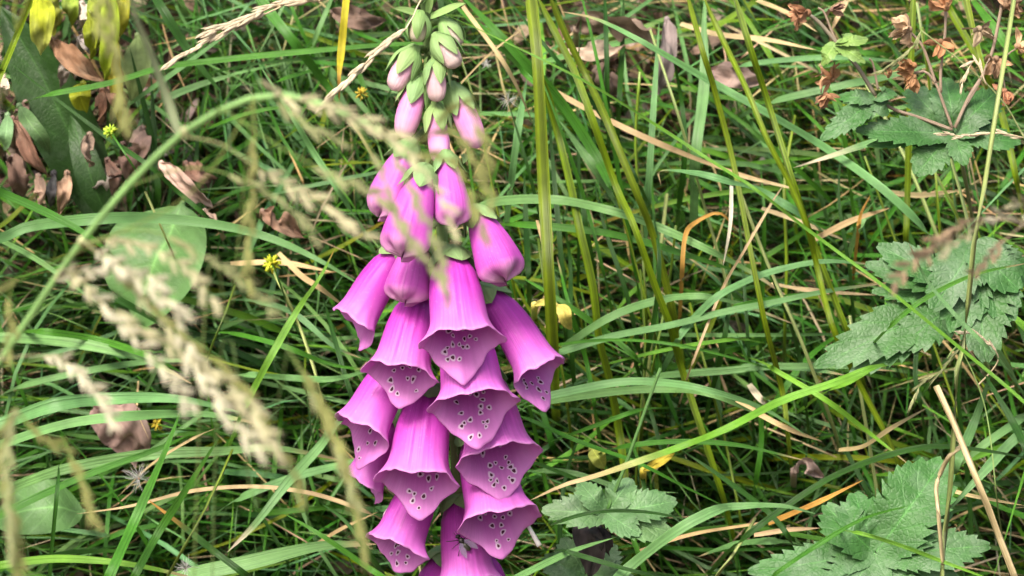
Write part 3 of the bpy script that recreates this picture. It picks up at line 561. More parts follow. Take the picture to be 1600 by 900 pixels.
leaf_thing('yellow_leaf', '835,476 850,472 868,478', 12, 1.31, (.50, .45, .10), 'thin yellow leaf strip beside the pale curled leaf', 'leaf', M_DEAD, crumple=.1, nh=N_F, seed=64)
leaf_thing('yellow_leaf', '925,700 935,715 945,732', 26, 1.30, (.36, .40, .08), 'small lime yellow leaf among blades above the small cranesbill leaf', 'leaf', M_BROAD, crumple=.06, nh=N_F, seed=65)
leaf_thing('yellow_leaf', '1005,735 1030,722 1055,708', 14, 1.29, (.52, .42, .05), 'yellow twisted leaf touching the straw-tipped blade', 'leaf', M_DEAD, crumple=.12, nh=N_F, seed=66)

# ------------------------------------------------------------------ cranesbills
def palm(G, c, lobes, d, col, seed=0, z0=.0):
    cx, cy = c
    for i, L in enumerate(lobes):
        tx, ty, wpx = L[:3]; dz = L[3] if len(L) > 3 else 0.; te = L[4] if len(L) > 4 else 7
        mx, my = (cx+tx)/2, (cy+ty)/2; zo = z0+.0007*((i*7) % 5-2)
        path = [P(cx, cy, d+zo), P(mx+(random.random()-.5)*4, my, d-.006+zo+dz*.3), P(tx, ty, d+zo+dz)]
        v, f, uv = leafstrip(path, wpx*K*d*1.18, nrm(CT*.75+WUP*.6), te+2, .12, .012, 'lobe', across=9, seed=seed+i, rnd=seed+i*.3)
        G.add(v, f, jit(col, .08), uv)
def withered(G, c, size, d, seed, col=(.42, .22, .11), aim=None):
    r = np.random.default_rng(seed); ctr = P(c[0], c[1], d); s = size*K*d
    aim = nrm(np.asarray(aim if aim is not None else (-.3, 0, .2)))
    for k in range(11):
        dr = nrm(aim*1.0+r.normal(0, .75, 3)); sd = nrm(np.cross(dr, r.normal(0, 1, 3)))
        p = [ctr, ctr+dr*s*.5+sd*s*.12, ctr+dr*s*.85+sd*s*r.uniform(-.35, .35)]
        v, f, uv = leafstrip(p, s*r.uniform(.25, .5), sd+.3*r.normal(0, 1, 3), 0, .5, .16, across=5, steps=9, seed=seed*13+k, rnd=r.random())
        G.add(v, f, np.clip(np.array(col)*r.uniform(.55, 1.35), 0, .8), uv)
    v, f, uv = ellipsoid(ctr, np.eye(3), (s*.16,)*3); G.add(v, f, np.array(col)*.7, uv)
def stem_part(o, name, s, wpx, d, col, d2=None, mat=None):
    q = pts2(s); G = Geo(); p = smooth_path([P(x, y, d+((d2 or d)-d)*i/(len(q)-1)) for i, (x, y) in enumerate(q)], 16)
    v, f, uv = tube(p, np.linspace(1, .85, 16)*wpx*K*d/2, 8); G.add(v, f, col, uv); return G.obj(name, mat or M_STEM, o)
LC = (.046, .142, .030); PURP = (.20, .17, .12); BR = (.27, .20, .14)
o = empty('cranesbill', P(1560, 560, bank(1560, 560)+.01), 'cranesbill with withered brown flower heads above a many-lobed leaf', 'wild flower')
d = 1.22
stem_part(o, 'stem', '1491,203 1503,255 1512,300 1530,400 1560,560', 8, d, PURP, bank(1560, 560)+.012)
G = Geo(); palm(G, (1490, 205), [(1338, 203, 52, -.01), (1355, 228, 30, -.008), (1432, 272, 62, -.015, 6), (1508, 258, 40, -.012, 5), (1595, 222, 46, -.005), (1558, 140, 60, .01, 6), (1478, 122, 58, .012, 6), (1420, 132, 62, .012, 6), (1550, 180, 50, .005)], d, LC, 1); G.obj('leaf', M_LEAF, o)
G = Geo(); palm(G, (1368, 152), [(1283, 218, 40, -.01, 6), (1308, 150, 30, 0, 6), (1388, 178, 34, -.006, 4), (1395, 140, 30, .004, 4), (1340, 190, 30, -.005, 5)], 1.215, LC, 20); G.obj('leaf', M_LEAF, o)
G = Geo(); palm(G, (1306, 66), [(1356, 60, 22, 0, 5), (1352, 98, 26, -.006, 5), (1284, 102, 24, -.004, 4), (1330, 52, 16, .004, 4)], 1.21, (.20, .34, .08), 30); G.obj('leaf', M_LEAF, o)
for s, wd in (('1488,200 1475,165 1462,130 1445,112 1428,115', 5), ('1462,130 1452,100 1440,70 1418,46', 5), ('1470,145 1470,110 1476,60 1478,15', 5), ('1492,200 1515,150 1540,110 1553,70 1565,10 1570,-10', 6),
              ('1500,180 1530,130 1545,95 1560,90', 4), ('1368,150 1340,105 1310,70 1280,35 1262,22', 7), ('1372,140 1364,100 1358,92', 4), ('1310,70 1300,50 1288,20 1278,12', 4), ('1284,100 1284,120 1283,145', 3), ('1488,203 1440,185 1395,170 1368,152', 6), ('1562,105 1575,85 1590,75', 3), ('1553,100 1568,125 1570,150', 3)):
    stem_part(o, 'flower_stalk', s, wd, d-.004, BR if wd < 7 else PURP)
for i, (x, y, sz, c, aim) in enumerate([(1262, 20, 34, (.46, .24, .13), (-.8, -.2, .0)), (1420, 46, 34, (.50, .34, .20), (-.9, -.1, -.5)), (1428, 102, 30, (.46, .24, .11), (-.7, 0, -.2)), (1428, 120, 26, (.46, .25, .12), (-.5, -.1, -.9)),
        (1300, 124, 28, (.46, .26, .14), (-.9, 0, .1)), (1290, 148, 24, (.40, .21, .11), (.0, 0, -1)), (1478, 12, 34, (.46, .25, .13), (0, -.1, .4)), (1470, 65, 28, (.38, .19, .09), (.1, -.1, -.8)), (1556, 92, 32, (.42, .25, .14), (-.1, 0, -.9)),
        (1590, 72, 30, (.44, .28, .16), (.4, 0, -.3)), (1570, 142, 24, (.48, .22, .12), (.0, 0, -1)), (1572, 8, 30, (.44, .26, .15), (.5, 0, .1)), (1300, 15, 22, (.52, .3, .22), (.8, 0, .1)), (1388, 120, 14, (.42, .22, .1), (0, 0, 1)), (1530, 45, 30, (.50, .38, .24), (.3, 0, -.9))]):
    G = Geo(); withered(G, (x, y), sz*1.15, d-.008, 40+i, c, aim); G.obj('withered_flower', M_DEAD, o)
o = empty('cranesbill', P(1560, 640, bank(1560, 640)+.01), 'cranesbill with two overlapping silvery leaves behind the tall dark stalk', 'wild flower')
stem_part(o, 'leaf_stalk', '1520,455 1540,520 1560,640', 7, 1.235, PURP, bank(1560, 640)+.012); stem_part(o, 'leaf_stalk', '1520,382 1550,450 1560,640', 6, 1.232, PURP, bank(1560, 640)+.012)
G = Geo(); palm(G, (1515, 452), [(1372, 383, 62, .0, 7), (1352, 412, 56, -.004, 7), (1362, 455, 46, -.004, 6), (1275, 572, 82, -.012, 9), (1330, 585, 70, -.014, 8), (1400, 545, 80, -.012, 7)], 1.235, LC, 60); G.obj('leaf', M_LEAF, o)
G = Geo(); palm(G, (1523, 378), [(1458, 482, 78, -.014, 6), (1540, 562, 96, -.02, 9), (1580, 500, 84, -.015, 7), (1592, 452, 74, -.01, 6), (1490, 520, 84, -.016, 7), (1625, 445, 62, .0, 6)], 1.215, (.046, .138, .030), 70); G.obj('leaf', M_LEAF, o)
o = empty('cranesbill', P(1390, 985, bank(1390, 985)+.01), 'cranesbill with one very large veined leaf beside the broken tan straw', 'wild flower')
stem_part(o, 'leaf_stalk', '1368,862 1380,910 1390,985', 8, 1.19, PURP, bank(1390, 985)+.012)
G = Geo(); palm(G, (1368, 862), [(1474, 718, 108, .012, 8), (1290, 788, 74, .008, 6), (1335, 770, 80, .01, 5), (1170, 893, 62, -.004, 9), (1205, 925, 84, -.01, 8), (1300, 960, 100, -.016, 7), (1400, 965, 110, -.016, 7), (1500, 930, 100, -.012, 7), (1546, 852, 74, -.004, 9), (1485, 800, 66, .004, 7)], 1.185, (.048, .150, .032), 80); G.obj('leaf', M_LEAF, o)
o = empty('cranesbill', P(925, 990, bank(925, 990)+.01), 'small pale cranesbill leaf on a thin stalk above the shrivelled leaf', 'wild flower')
stem_part(o, 'leaf_stalk', '948,800 944,850 935,910 925,990', 7, 1.19, (.06, .14, .03), bank(925, 990)+.012); stem_part(o, 'stem', '948,800 979,722 1011,633 1032,575', 6, 1.19, (.06, .15, .03))
G = Geo(); palm(G, (948, 800), [(848, 796, 56, -.004, 6), (905, 752, 40, .006, 5), (985, 748, 46, .008, 5), (1056, 782, 58, .0, 7), (1050, 832, 60, -.008, 7), (1000, 835, 44, -.01, 5)], 1.19, (.10, .21, .075), 95); G.obj('leaf', M_LEAF, o)
o = empty('cranesbill', P(900, 1010, bank(900, 1010)+.01), 'low cranesbill leaf under the dark blade below the shrivelled leaf', 'wild flower')
stem_part(o, 'leaf_stalk', '910,890 905,940 900,1010', 6, 1.23, PURP, bank(900, 1010)+.012)
G = Geo(); palm(G, (915, 895), [(850, 870, 56, 0, 6), (880, 840, 46, .006, 5), (960, 850, 56, .004, 6), (990, 905, 56, -.004, 6), (870, 925, 50, -.006, 5)], 1.23, (.07, .155, .05), 105); G.obj('leaf', M_LEAF, o)

# ------------------------------------------------------------------ small seed heads and fluff
def star(px, py, d, size, col, label, stalk, n=34, col2=None):
    o = empty('seed_burr', P(stalk[-1][0], stalk[-1][1], bank(*stalk[-1])+.01), label, 'seed head')
    c = P(px, py, d); s = size*K*d; G = Geo()
    v, f, uv = ellipsoid(c, np.eye(3), (s*.4,)*3); G.add(v, f, col, uv); G.obj('core', M_SEED, o)
    for k in range(n):
        dr = nrm(RNG.normal(0, 1, 3)); G = Geo(); v, f, uv = tube(np.array([c+dr*s*.2, c+dr*s*.55, c+dr*s*1.0]), [s*.12, s*.16, s*.03], 5); G.add(v, f, jit(col2 or col, .25), uv); G.obj('spine', M_SEED, o)
    G = Geo(); q = [P(px, py, d)]+[P(x, y, d) for x, y in stalk[:-1]]+[P(stalk[-1][0], stalk[-1][1], bank(*stalk[-1])+.012)]
    v, f, uv = tube(smooth_path(q, 14), 1.6*K*d, 6); G.add(v, f, PAL['G'], uv); G.obj('stalk', M_STEM, o)
star(425, 412, 1.28, 16, (.45, .48, .03), 'yellow star-shaped seed head beside the pointed bright blade', [(440, 450), (480, 560)])
star(565, 147, 1.34, 12, (.50, .40, .05), 'small ochre star-shaped seed head under the cream spike', [(575, 160), (600, 230)])
star(173, 206, 1.34, 13, (.30, .50, .03), 'lime green round seed head before the brown leaves', [(182, 225), (215, 270), (240, 340)], 44, (.42, .58, .06))
star(246, 663, 1.27, 11, (.42, .33, .03), 'mustard brown seed head on a level yellow stalk', [(290, 672), (360, 668)])
def fluff(px, py, d, size, label):
    o = empty('seed_fluff', P(px, py, d), label, 'seed fluff'); c = P(px, py, d); s = size*K*d; G = Geo()
    v, f, uv = ellipsoid(c, np.eye(3), (s*.09,)*3); G.add(v, f, (.35, .26, .18), uv); G.obj('seed', M_SEED, o); G = Geo()
    for k in range(45):
        dr = nrm(RNG.normal(0, 1, 3)); sd = nrm(np.cross(dr, RNG.normal(0, 1, 3))); L = s*random.uniform(.5, 1.15)
        v, f, uv = tube(np.array([c, c+dr*L*.5, c+dr*L+sd*L*.2]), [.00007, .00006, .00004], 4); G.add(v, f, (.62, .62, .58), uv)
    tag(G.obj('hairs', M_SEED, o), kind='stuff')
fluff(795, 156, 1.345, 20, 'white seed fluff caught beside the pink buds'); fluff(217, 748, 1.27, 26, 'white seed fluff caught beside the wide bright green blade')
fluff(290, 888, 1.20, 20, 'tiny white seed fluff on the low grass under the tan straw'); fluff(760, 100, 1.35, 9, 'small white seed tuft beside the green buds')

# ------------------------------------------------------------------ flowering grasses
SPK = {}
def spikelet_mesh(kind, var):
    key = (kind, var)
    if key in SPK: return SPK[key]
    r = np.random.default_rng(100+var); G = Geo()
    base = {'beige': (.54, .51, .31), 'white': (.64, .61, .44), 'green': (.32, .34, .16), 'olive': (.26, .27, .09), 'cream': (.68, .58, .40), 'brown': (.36, .26, .16)}[kind]
    for k in range(7):
        x0 = k*.085; sgn = 1 if k % 2 else -1; an = sgn*r.uniform(.03, .16); L = r.uniform(.40, .62)
        p = np.array([(x0, 0, 0), (x0+L*.5, sgn*.02+an*L*.3, r.uniform(-.03, .03)), (x0+L, an*L*.8, r.uniform(-.04, .04))])
        p = smooth_path(p, 8); t = np.linspace(0, 1, 8)
        v, f, uv = tube(p, np.maximum((.060 if kind == 'cream' else .036)*np.sin(math.pi*t**.7)**.9, .003), 6, r.random()); v[:, 2] *= .8
        G.add(v, f, np.clip(np.array(base)*r.uniform(.66, 1.25), 0, .85), uv)
        if k % 2 and kind != 'cream': v, f, uv = tube(np.array([p[-1], p[-1]+(.14, an*.2, 0), p[-1]+(.26, an*.5, .01)]), [.005, .004, .002], 4); G.add(v, f, np.array(base)*.9, uv)
    SPK[key] = G.mesh('spikelet', M_SEED); return SPK[key]
def panicle(name, label, stalk, d0, d1, wpx, scol, branches, root, group=None, cat='flowering grass', nodes=()):
    if d0 < 1: f_ = .86; d0, d1 = d0*f_, d1*f_; branches = [(b[0], b[1]*f_, b[2]*f_)+tuple(b[3:]) for b in branches]
    q = pts2(stalk); n = len(q)
    pa = [np.array(root)]+[P(x, y, d0+(d1-d0)*i/(n-1)) for i, (x, y) in enumerate(q)]
    o = empty(name, root, label, cat, group)
    sp = smooth_path(pa, 130); G = Geo(); v, f, uv = tube(sp, np.linspace(1.1, .7, 130)*wpx*K*d0/2, 9); G.add(v, f, jit(scol, .05), uv); G.obj('stalk', M_STEM, o)
    for (nx, ny) in nodes:
        i = int(np.argmin(np.abs(to_px(sp[5:])-np.array([nx, ny])).sum(1)))+5
        v, f, uv = ellipsoid(sp[i], frame_of(tang(sp)[i]), (wpx*K*d0*.62, wpx*K*d0*.56, wpx*K*d0*.56)); G = Geo(); G.add(v, f, (.36, .38, .18), uv); G.obj('stem_joint', M_STEM, o)
    for (s, da, db, kind, ln, skip, dens) in branches:
        q = pts2(s); m = len(q); bp = [P(x, y, da+(db-da)*i/(m-1)) for i, (x, y) in enumerate(q)]
        i = int(np.argmin(np.linalg.norm(to_px(sp[4:])-np.array(q[0]), axis=1)))+4
        if np.linalg.norm(sp[i]-bp[0]) > .002: bp = [sp[i]]+bp
        b = smooth_path(bp, 30); G = Geo(); v, f, uv = tube(b, np.linspace(1.5, .6, 30)*K*da, 6)
        bc = {'beige': (.34, .36, .16), 'white': (.42, .40, .22), 'green': (.20, .30, .08), 'olive': (.20, .24, .06), 'cream': (.6, .5, .32), 'brown': (.36, .27, .18)}[kind]
        G.add(v, f, bc, uv); G.obj('branch', M_SEED, o)
        Lb = np.linalg.norm(np.diff(b, axis=0), axis=1).sum(); sz = ln*K*(da+db)/2; sz *= 1.2; cnt = max(3, int(Lb*(1-skip)/sz*dens*(2.0 if kind in ('green', 'olive') else 1.7))); tg = tang(b)
        for k in range(cnt):
            u = skip+(1-skip)*(k+.2)/cnt; j = min(29, int(u*29)); s_ = nrm(np.cross(tg[j], CF)); sg = 1 if k % 2 else -1
            dr = nrm(tg[j]+s_*sg*random.uniform(.0, .2 if kind in ('green', 'olive', 'cream') else .36)+CT*random.uniform(-.2, .2)); Fm = frame_of(dr, CT)
            so_ = bpy.data.objects.new('spikelet', spikelet_mesh(kind, random.randrange(3))); COL.objects.link(so_); so_.parent = o
            S = sz*random.uniform(.8, 1.2); mt = Matrix([[*(Fm[:, r]*S), 0] for r in range(3)]+[[0, 0, 0, 1]]); mt.translation = Vector(b[j]-np.array(root))
            so_.matrix_local = mt
    return o
SHEATH = []
TALL = panicle('flowering_grass', 'tall feathery beige flowering grass arching in front of the foxglove', '-150,800 -60,655 0,565 40,505 85,438 125,381 200,290 280,212 350,170 430,147 520,170 590,205 640,250', .90, .80, 14, (.22, .40, .12), [
 ('430,147 500,166 560,195 622,226', .82, .78, 'beige', 48, .0, 1.25), ('430,150 470,188 530,222', .82, .80, 'green', 46, .2, 1.0), ('520,168 575,188 622,216', .80, .78, 'beige', 44, .1, 1.0),
 ('600,210 650,255 690,310 712,368', .78, .72, 'beige', 46, .0, .9), ('280,212 345,225 405,265 450,290 520,330 575,375', .84, .74, 'beige', 50, .42, 1.2), ('350,172 430,225 520,275 600,315 655,390 695,450', .82, .70, 'green', 50, .42, .9),
 ('640,230 700,205 738,245 770,320', .78, .70, 'olive', 46, .3, 1.0), ('640,240 705,255 742,330 765,385', .77, .70, 'olive', 44, .35, .9), ('560,200 596,270 622,350 655,405', .78, .71, 'green', 44, .45, .8), ('610,230 645,300 678,375 705,465', .77, .70, 'green', 46, .4, .9), ('650,230 720,160 752,210 764,262', .77, .72, 'olive', 40, .45, .9),
 ('125,381 170,375 212,380 255,396 305,432 342,482', .86, .74, 'beige', 50, .2, 1.15), ('125,381 230,360 332,410 392,452 432,492', .86, .74, 'green', 48, .4, .9),
 ('85,438 120,425 180,425 236,430 268,478', .86, .76, 'white', 50, .1, 1.3), ('200,425 268,480 292,540 322,602 362,662 412,702', .78, .70, 'white', 52, .2, 1.3), ('125,440 186,492 232,522 292,562 342,612 402,662 442,722', .80, .70, 'beige', 52, .28, 1.25),
 ('140,450 185,505 252,572 304,642', .80, .70, 'white', 50, .35, 1.0), ('230,470 285,540 345,590 398,640 430,705', .78, .68, 'beige', 50, .25, 1.2), ('260,500 330,560 392,622 424,682 460,742 478,792', .76, .68, 'olive', 46, .25, 1.0),
 ('0,562 42,556 92,560 132,590 162,632 182,668', .88, .76, 'white', 50, .35, 1.4), ('200,292 300,262 400,290 470,345 500,390', .86, .78, 'green', 44, .5, .8)]+SHEATH,
 (-.36, .62, 0), nodes=((125, 381), (280, 212)))
G = Geo(); blade_geo(G, [P(280, 212, .735), P(262, 155, .733), P(233, 77, .725), P(212, 25, .715), P(190, -60, .70)], 13*K*.74, (.34, .40, .22), True, None, tip=.9, nh=CT); G.obj('stem_leaf', M_GRASS, TALL)
panicle('flowering_grass', 'olive flowering grass low against the pale parallel blades', '-120,1050 -60,860 -10,700 25,640', .80, .78, 7, (.20, .26, .07), [('25,640 62,680 102,702 132,762 147,818', .78, .72, 'olive', 46, .1, 1.1), ('25,640 2,700 8,760 20,830 30,910', .76, .70, 'olive', 56, .2, 1.3), ('25,640 15,700 12,780 18,870', .75, .70, 'green', 50, .3, 1.0)], (-.30, .58, 0))
panicle('flowering_grass', 'drooping olive grass spike hanging beside the lower bells', '330,1000 400,800 430,650 450,545', .86, .80, 3, (.14, .22, .06), [('450,545 490,605 520,672 550,762 570,862', .80, .72, 'olive', 52, .15, 1.3), ('450,545 500,640 532,720 560,800', .79, .73, 'green', 50, .35, .9)], (-.1, .62, 0))
panicle('flowering_grass', 'mossy olive grass spike hanging before the yellow leaves', '-60,300 20,60 90,-90 150,-80', .86, .80, 5, (.24, .30, .05), [('150,-80 168,0 178,80 188,150 196,205', .80, .74, 'olive', 54, .2, 1.2), ('150,-80 150,0 160,60', .80, .76, 'olive', 50, .3, 1.0)], (-.38, .66, 0))
panicle('flowering_grass', 'thin olive spike hanging before the yellow star seed head', '300,1000 360,500 385,250 396,150', .84, .80, 3, (.17, .24, .06), [('396,150 398,230 392,320 388,400 386,446', .80, .76, 'olive', 46, .2, .9), ('396,160 300,300 150,380 25,440 18,500 14,560', .8, .74, 'olive', 46, .75, 1.0)], (-.12, .60, 0))
panicle('flowering_grass', 'brownish flowering grass leaning over the silvery cranesbill leaves', '1760,600 1690,400 1640,356 1600,348 1541,340', .95, .90, 5, (.45, .37, .24), [('1541,340 1500,352 1452,390 1425,410 1392,450', .90, .84, 'brown', 42, .15, 1.3), ('1541,342 1490,365 1462,385 1446,408', .90, .85, 'brown', 38, .3, 1.0), ('1541,342 1510,370 1478,385 1466,402', .90, .85, 'beige', 36, .2, 1.1), ('1600,350 1560,385 1540,408 1516,430', .91, .86, 'brown', 36, .3, 1.0), ('1640,356 1600,318 1577,322', .93, .9, 'beige', 36, .3, 1.0), ('1600,349 1570,340 1545,345', .92, .9, 'white', 38, .0, 1.2)], (.34, .62, 0))
panicle('dry_grass_spike', 'long cream dry seed spike drooping over the level green blade', '660,-320 600,-90 540,-20 496,0 440,8 400,22', 1.18, 1.13, 3, (.6, .5, .32), [('496,0 440,6 405,20 365,38 330,48', 1.14, 1.12, 'cream', 40, .0, 1.5), ('400,22 370,40 330,62 290,84 262,98', 1.13, 1.11, 'cream', 38, .12, 1.2), ('440,10 400,28 365,42 322,46', 1.135, 1.12, 'cream', 36, .3, 1.0)], P(700, -520, bank(700, -520)+.01), cat='dry grass')
panicle('dry_grass_spike', 'short cream dry seed spike leaning against the buds', '690,-340 672,-60 650,15 634,45', 1.17, 1.125, 3, (.6, .5, .32), [('634,45 600,72 575,95 545,125 514,152', 1.125, 1.11, 'cream', 40, .0, 1.4)], P(740, -560, bank(740, -560)+.01), cat='dry grass')
panicle('dry_grass_spike', 'fine greenish seed spike crossing the withered flower heads', '1700,420 1600,215 1560,150 1500,95 1440,48', 1.20, 1.19, 3, (.28, .33, .12), [('1440,48 1430,70 1400,95 1370,115', 1.19, 1.19, 'green', 20, .0, 1.2), ('1540,130 1525,95 1512,110 1500,140', 1.19, 1.19, 'cream', 18, .3, 1.1), ('1600,215 1560,208 1500,212 1470,208', 1.2, 1.19, 'cream', 20, .1, 1.0)], P(1720, 620, bank(1720, 620)+.01), cat='flowering grass')
panicle('dry_grass_spike', 'fine green seed spike below the overlapping silvery leaves', '1560,800 1540,640 1500,545 1480,560', 1.20, 1.19, 3, (.2, .3, .08), [('1500,545 1470,580 1440,600 1425,630', 1.19, 1.18, 'green', 20, .0, 1.2), ('1530,600 1560,560 1530,525 1500,520', 1.2, 1.18, 'cream', 22, .5, 1.0)], P(1570, 860, bank(1570, 860)+.01), cat='flowering grass')

# ------------------------------------------------------------------ the foxglove
def sdep(y): return 1.158+.066*(y/900.)
STEM = pts2('652,-110 660,-40 667,40 673,120 680,200 686,290 692,380 698,470 704,560 710,650 715,740 719,830 723,930 727,1080')
st3 = [P(x, y, sdep(y)) for x, y in STEM]; fx, fy = st3[-1][0]+.004, st3[-1][1]+.01
root = np.array([fx, fy, float(gz(fx, fy))-.01])
FOX = empty('foxglove', root, 'tall magenta foxglove with hanging spotted bells and green-tipped buds', 'foxglove')
sp = smooth_path(np.array(st3+[(np.array(st3[-1])+root)/2, root]), 70)
G = Geo(); v, f, uv = tube(sp, np.linspace(.0018, .0045, 70), 10); G.add(v, f, (.17, .27, .09), uv); G.obj('stem', M_SEPAL, FOX)
MAG = np.array([.52, .050, .465]); MAG2 = np.array([.68, .19, .62]); DEEP = np.array([.42, .025, .36])
PROF = {'open': ([0, .06, .15, .3, .5, .7, .84, .93, 1.], [.17, .32, .50, .70, .80, .85, .89, .94, 1.0]),
        'closed': ([0, .06, .15, .3, .5, .72, .86, .95, 1.], [.20, .36, .50, .68, .84, .97, 1.0, .80, .10]),
        'bud': ([0, .1, .25, .45, .6, .75, .88, .95, 1.], [.35, .60, .80, .95, 1.0, .97, .82, .62, .14])}
class Bell:
    def __init__(s, kind, base, mouth, W, phi, alpha, dz=0., lip=.36, seed=0, db=0.):
        s.kind = kind; r = s.r = np.random.default_rng(seed)
        d = sdep(base[1])+dz; B = P(base[0], base[1], d); M = P(mouth[0], mouth[1], d)
        L = np.linalg.norm(M-B); ax = nrm(M-B); ax = nrm(ax*math.cos(math.radians(phi))+CT*math.sin(math.radians(phi)))
        s.B, s.a, s.L = B, ax, L/math.cos(math.radians(phi))
        o = CR*math.sin(math.radians(alpha))+CT*math.cos(math.radians(alpha))
        s.v = nrm(-(o-np.dot(o, ax)*ax)); s.s = np.cross(ax, s.v); s.W = W*K*d; s.lip = lip; s.d = d
        s.ph = r.uniform(0, 6.28, 5); s.am = r.uniform(.5, 1.2, 5)
    def surf(s, u, th, inset=0.):
        u = np.asarray(u, float); th = np.asarray(th, float); tt = (th+math.pi) % (2*math.pi)-math.pi; at = np.abs(tt)
        R = np.interp(u, *PROF[s.kind])
        low = np.clip((u-.3)/.7, 0, 1)
        fold = 1+.018*np.sin(3*tt+s.ph[0])*low*s.am[0]+.012*np.sin(5*tt+s.ph[1]+u*2)*low*s.am[1]
        groove = -.055*np.exp(-((tt-.25*(s.ph[2]/3.14-1))/.10)**2)*np.exp(-((u-.34)/.24)**2)-.04*np.exp(-((tt-.55)/.09)**2)*np.exp(-((u-.4)/.25)**2)
        ven = np.clip(1.12-np.sqrt(((math.pi-at)/1.15)**2+.0144), 0, 1)
        if s.kind == 'open':
            e = np.clip((u-.45)/.55, 0, 1); e = e*e*(3-2*e)
            corner = np.exp(-((at-1.6)/.40)**2)
            ext = s.lip*ven**1.05+.035*np.exp(-(tt/.9)**2)+.04*corner+.016*np.sin(4*tt+s.ph[3])+.008*np.sin(9*tt+s.ph[1])+.005*np.sin(17*tt+s.ph[0])
            fl = np.clip((u-.74)/.26, 0, 1)**2.2
            R = R*.84+fl*(.10+.16*corner+.05*ven+.03*np.sin(6*tt+s.ph[4])+.012*np.sin(13*tt+s.ph[2]))
            along = u+ext*e
            R = R-.16*ven*np.clip((u-.8)/.2, 0, 1)*R
        elif s.kind == 'closed':
            e = np.clip((u-.6)/.4, 0, 1)
            ext = .05*ven*e+.035*np.cos(4*tt+.4)*e*e; along = u+ext
            R = R*(1+.10*e*np.cos(4*tt+.4))
        else: along = u; e = 0; R = R*(1+.03*np.cos(4*tt+s.ph[0]))
        dep = (.90-.16*ven) if s.kind == 'open' else .86
        R = R*fold*(1+groove)*s.W-inset*(1 if s.kind != 'bud' else 0)
        bend = (.10*np.sin(math.pi*np.clip(u, 0, 1)))*s.W
        rad = (-s.v)*(np.cos(tt)*dep)[..., None]+s.s*np.sin(tt)[..., None]
        return s.B+s.a*(along*s.L)[..., None]+rad*R[..., None]-s.v*bend[..., None]
    def build(s, sepal_frac, colfn, pink=0.):
        nu, nv = (34, 72) if s.kind == 'open' else (26, 40)
        u = np.linspace(0, 1, nu)**(.85 if s.kind == 'open' else 1.0); th = np.linspace(0, 2*math.pi, nv, endpoint=False)
        U, T = np.meshgrid(u, th, indexing='ij'); G = Geo()
        vo = s.surf(U, T).reshape(-1, 3); uo = np.stack([np.cos(T)*1.0+T, U, np.full_like(U, s.ph[0])], -1).reshape(-1, 3)
        co = colfn(U, T, False).reshape(-1, 3)
        if s.kind == 'bud':
            G.add(vo, grid_faces(nu, nv, True), co, uo)
        else:
            vi = s.surf(U, T, .00045).reshape(-1, 3); ci = colfn(U, T, True).reshape(-1, 3); F = grid_faces(nu, nv, True)
            k = np.arange(nv); a0 = (nu-1)*nv
            rim = np.stack([a0+k, a0+(k+1) % nv, nu*nv+a0+(k+1) % nv, nu*nv+a0+k], 1)
            G.v = [vo, vi]; G.c = [co, ci]; G.u = [uo, uo]; G.f = [F, F[:, ::-1]+nu*nv, rim]; G.m = [np.zeros(len(F)), np.ones(len(F)), np.zeros(nv)]; G.n = 2*nu*nv
        o = G.obj('bell' if s.kind == 'open' else 'closed_bell' if s.kind == 'closed' else 'bud', [M_PETAL, M_INNER], FOX); s.o = o
        # sepals hug the base
        for k in range(5):
            t0 = k*2*math.pi/5+.3; uu = np.linspace(0.0, sepal_frac, 4); p = s.surf(uu, np.full(4, t0+.0))
            ctr = s.B+s.a*(uu*s.L)[:, None]; dr = nrm(p-ctr)
            p = p+dr*np.array([.0004, .0010, .0011, .0016 if s.kind == 'bud' else .0022])[:, None]; p[0] = s.B-s.a*.0012+dr[0]*.0006
            G = Geo(); ww = s.W*(1.45 if s.kind == 'bud' else .85)
            v, f, uv = leafstrip(p, ww, dr[2], 0, -.35, .02, 'sepal', across=7, steps=12, seed=k, rnd=k*.3)
            # wrap across the round bud
            cidx = np.argmin(np.linalg.norm(v[:, None]-(s.B+s.a*np.linspace(0, s.L, 30)[:, None])[None], axis=2), 1)
            G.add(v, f, jit((.20, .33, .12) if s.kind != 'bud' else (.23, .37, .13), .1), uv); G.obj('sepal', M_SEPAL, o)
        # flower stalk
        i = int(np.argmin(np.linalg.norm(sp-(s.B+np.array([0, 0, -.004])), axis=1))); G = Geo()
        v, f, uv = tube(smooth_path([sp[i], (sp[i]+s.B)/2+np.array([0, 0, .001]), s.B+s.a*.001], 7), [.0012]*7, 7); G.add(v, f, (.18, .28, .09), uv); G.obj('flower_stalk', M_SEPAL, o)
        return o
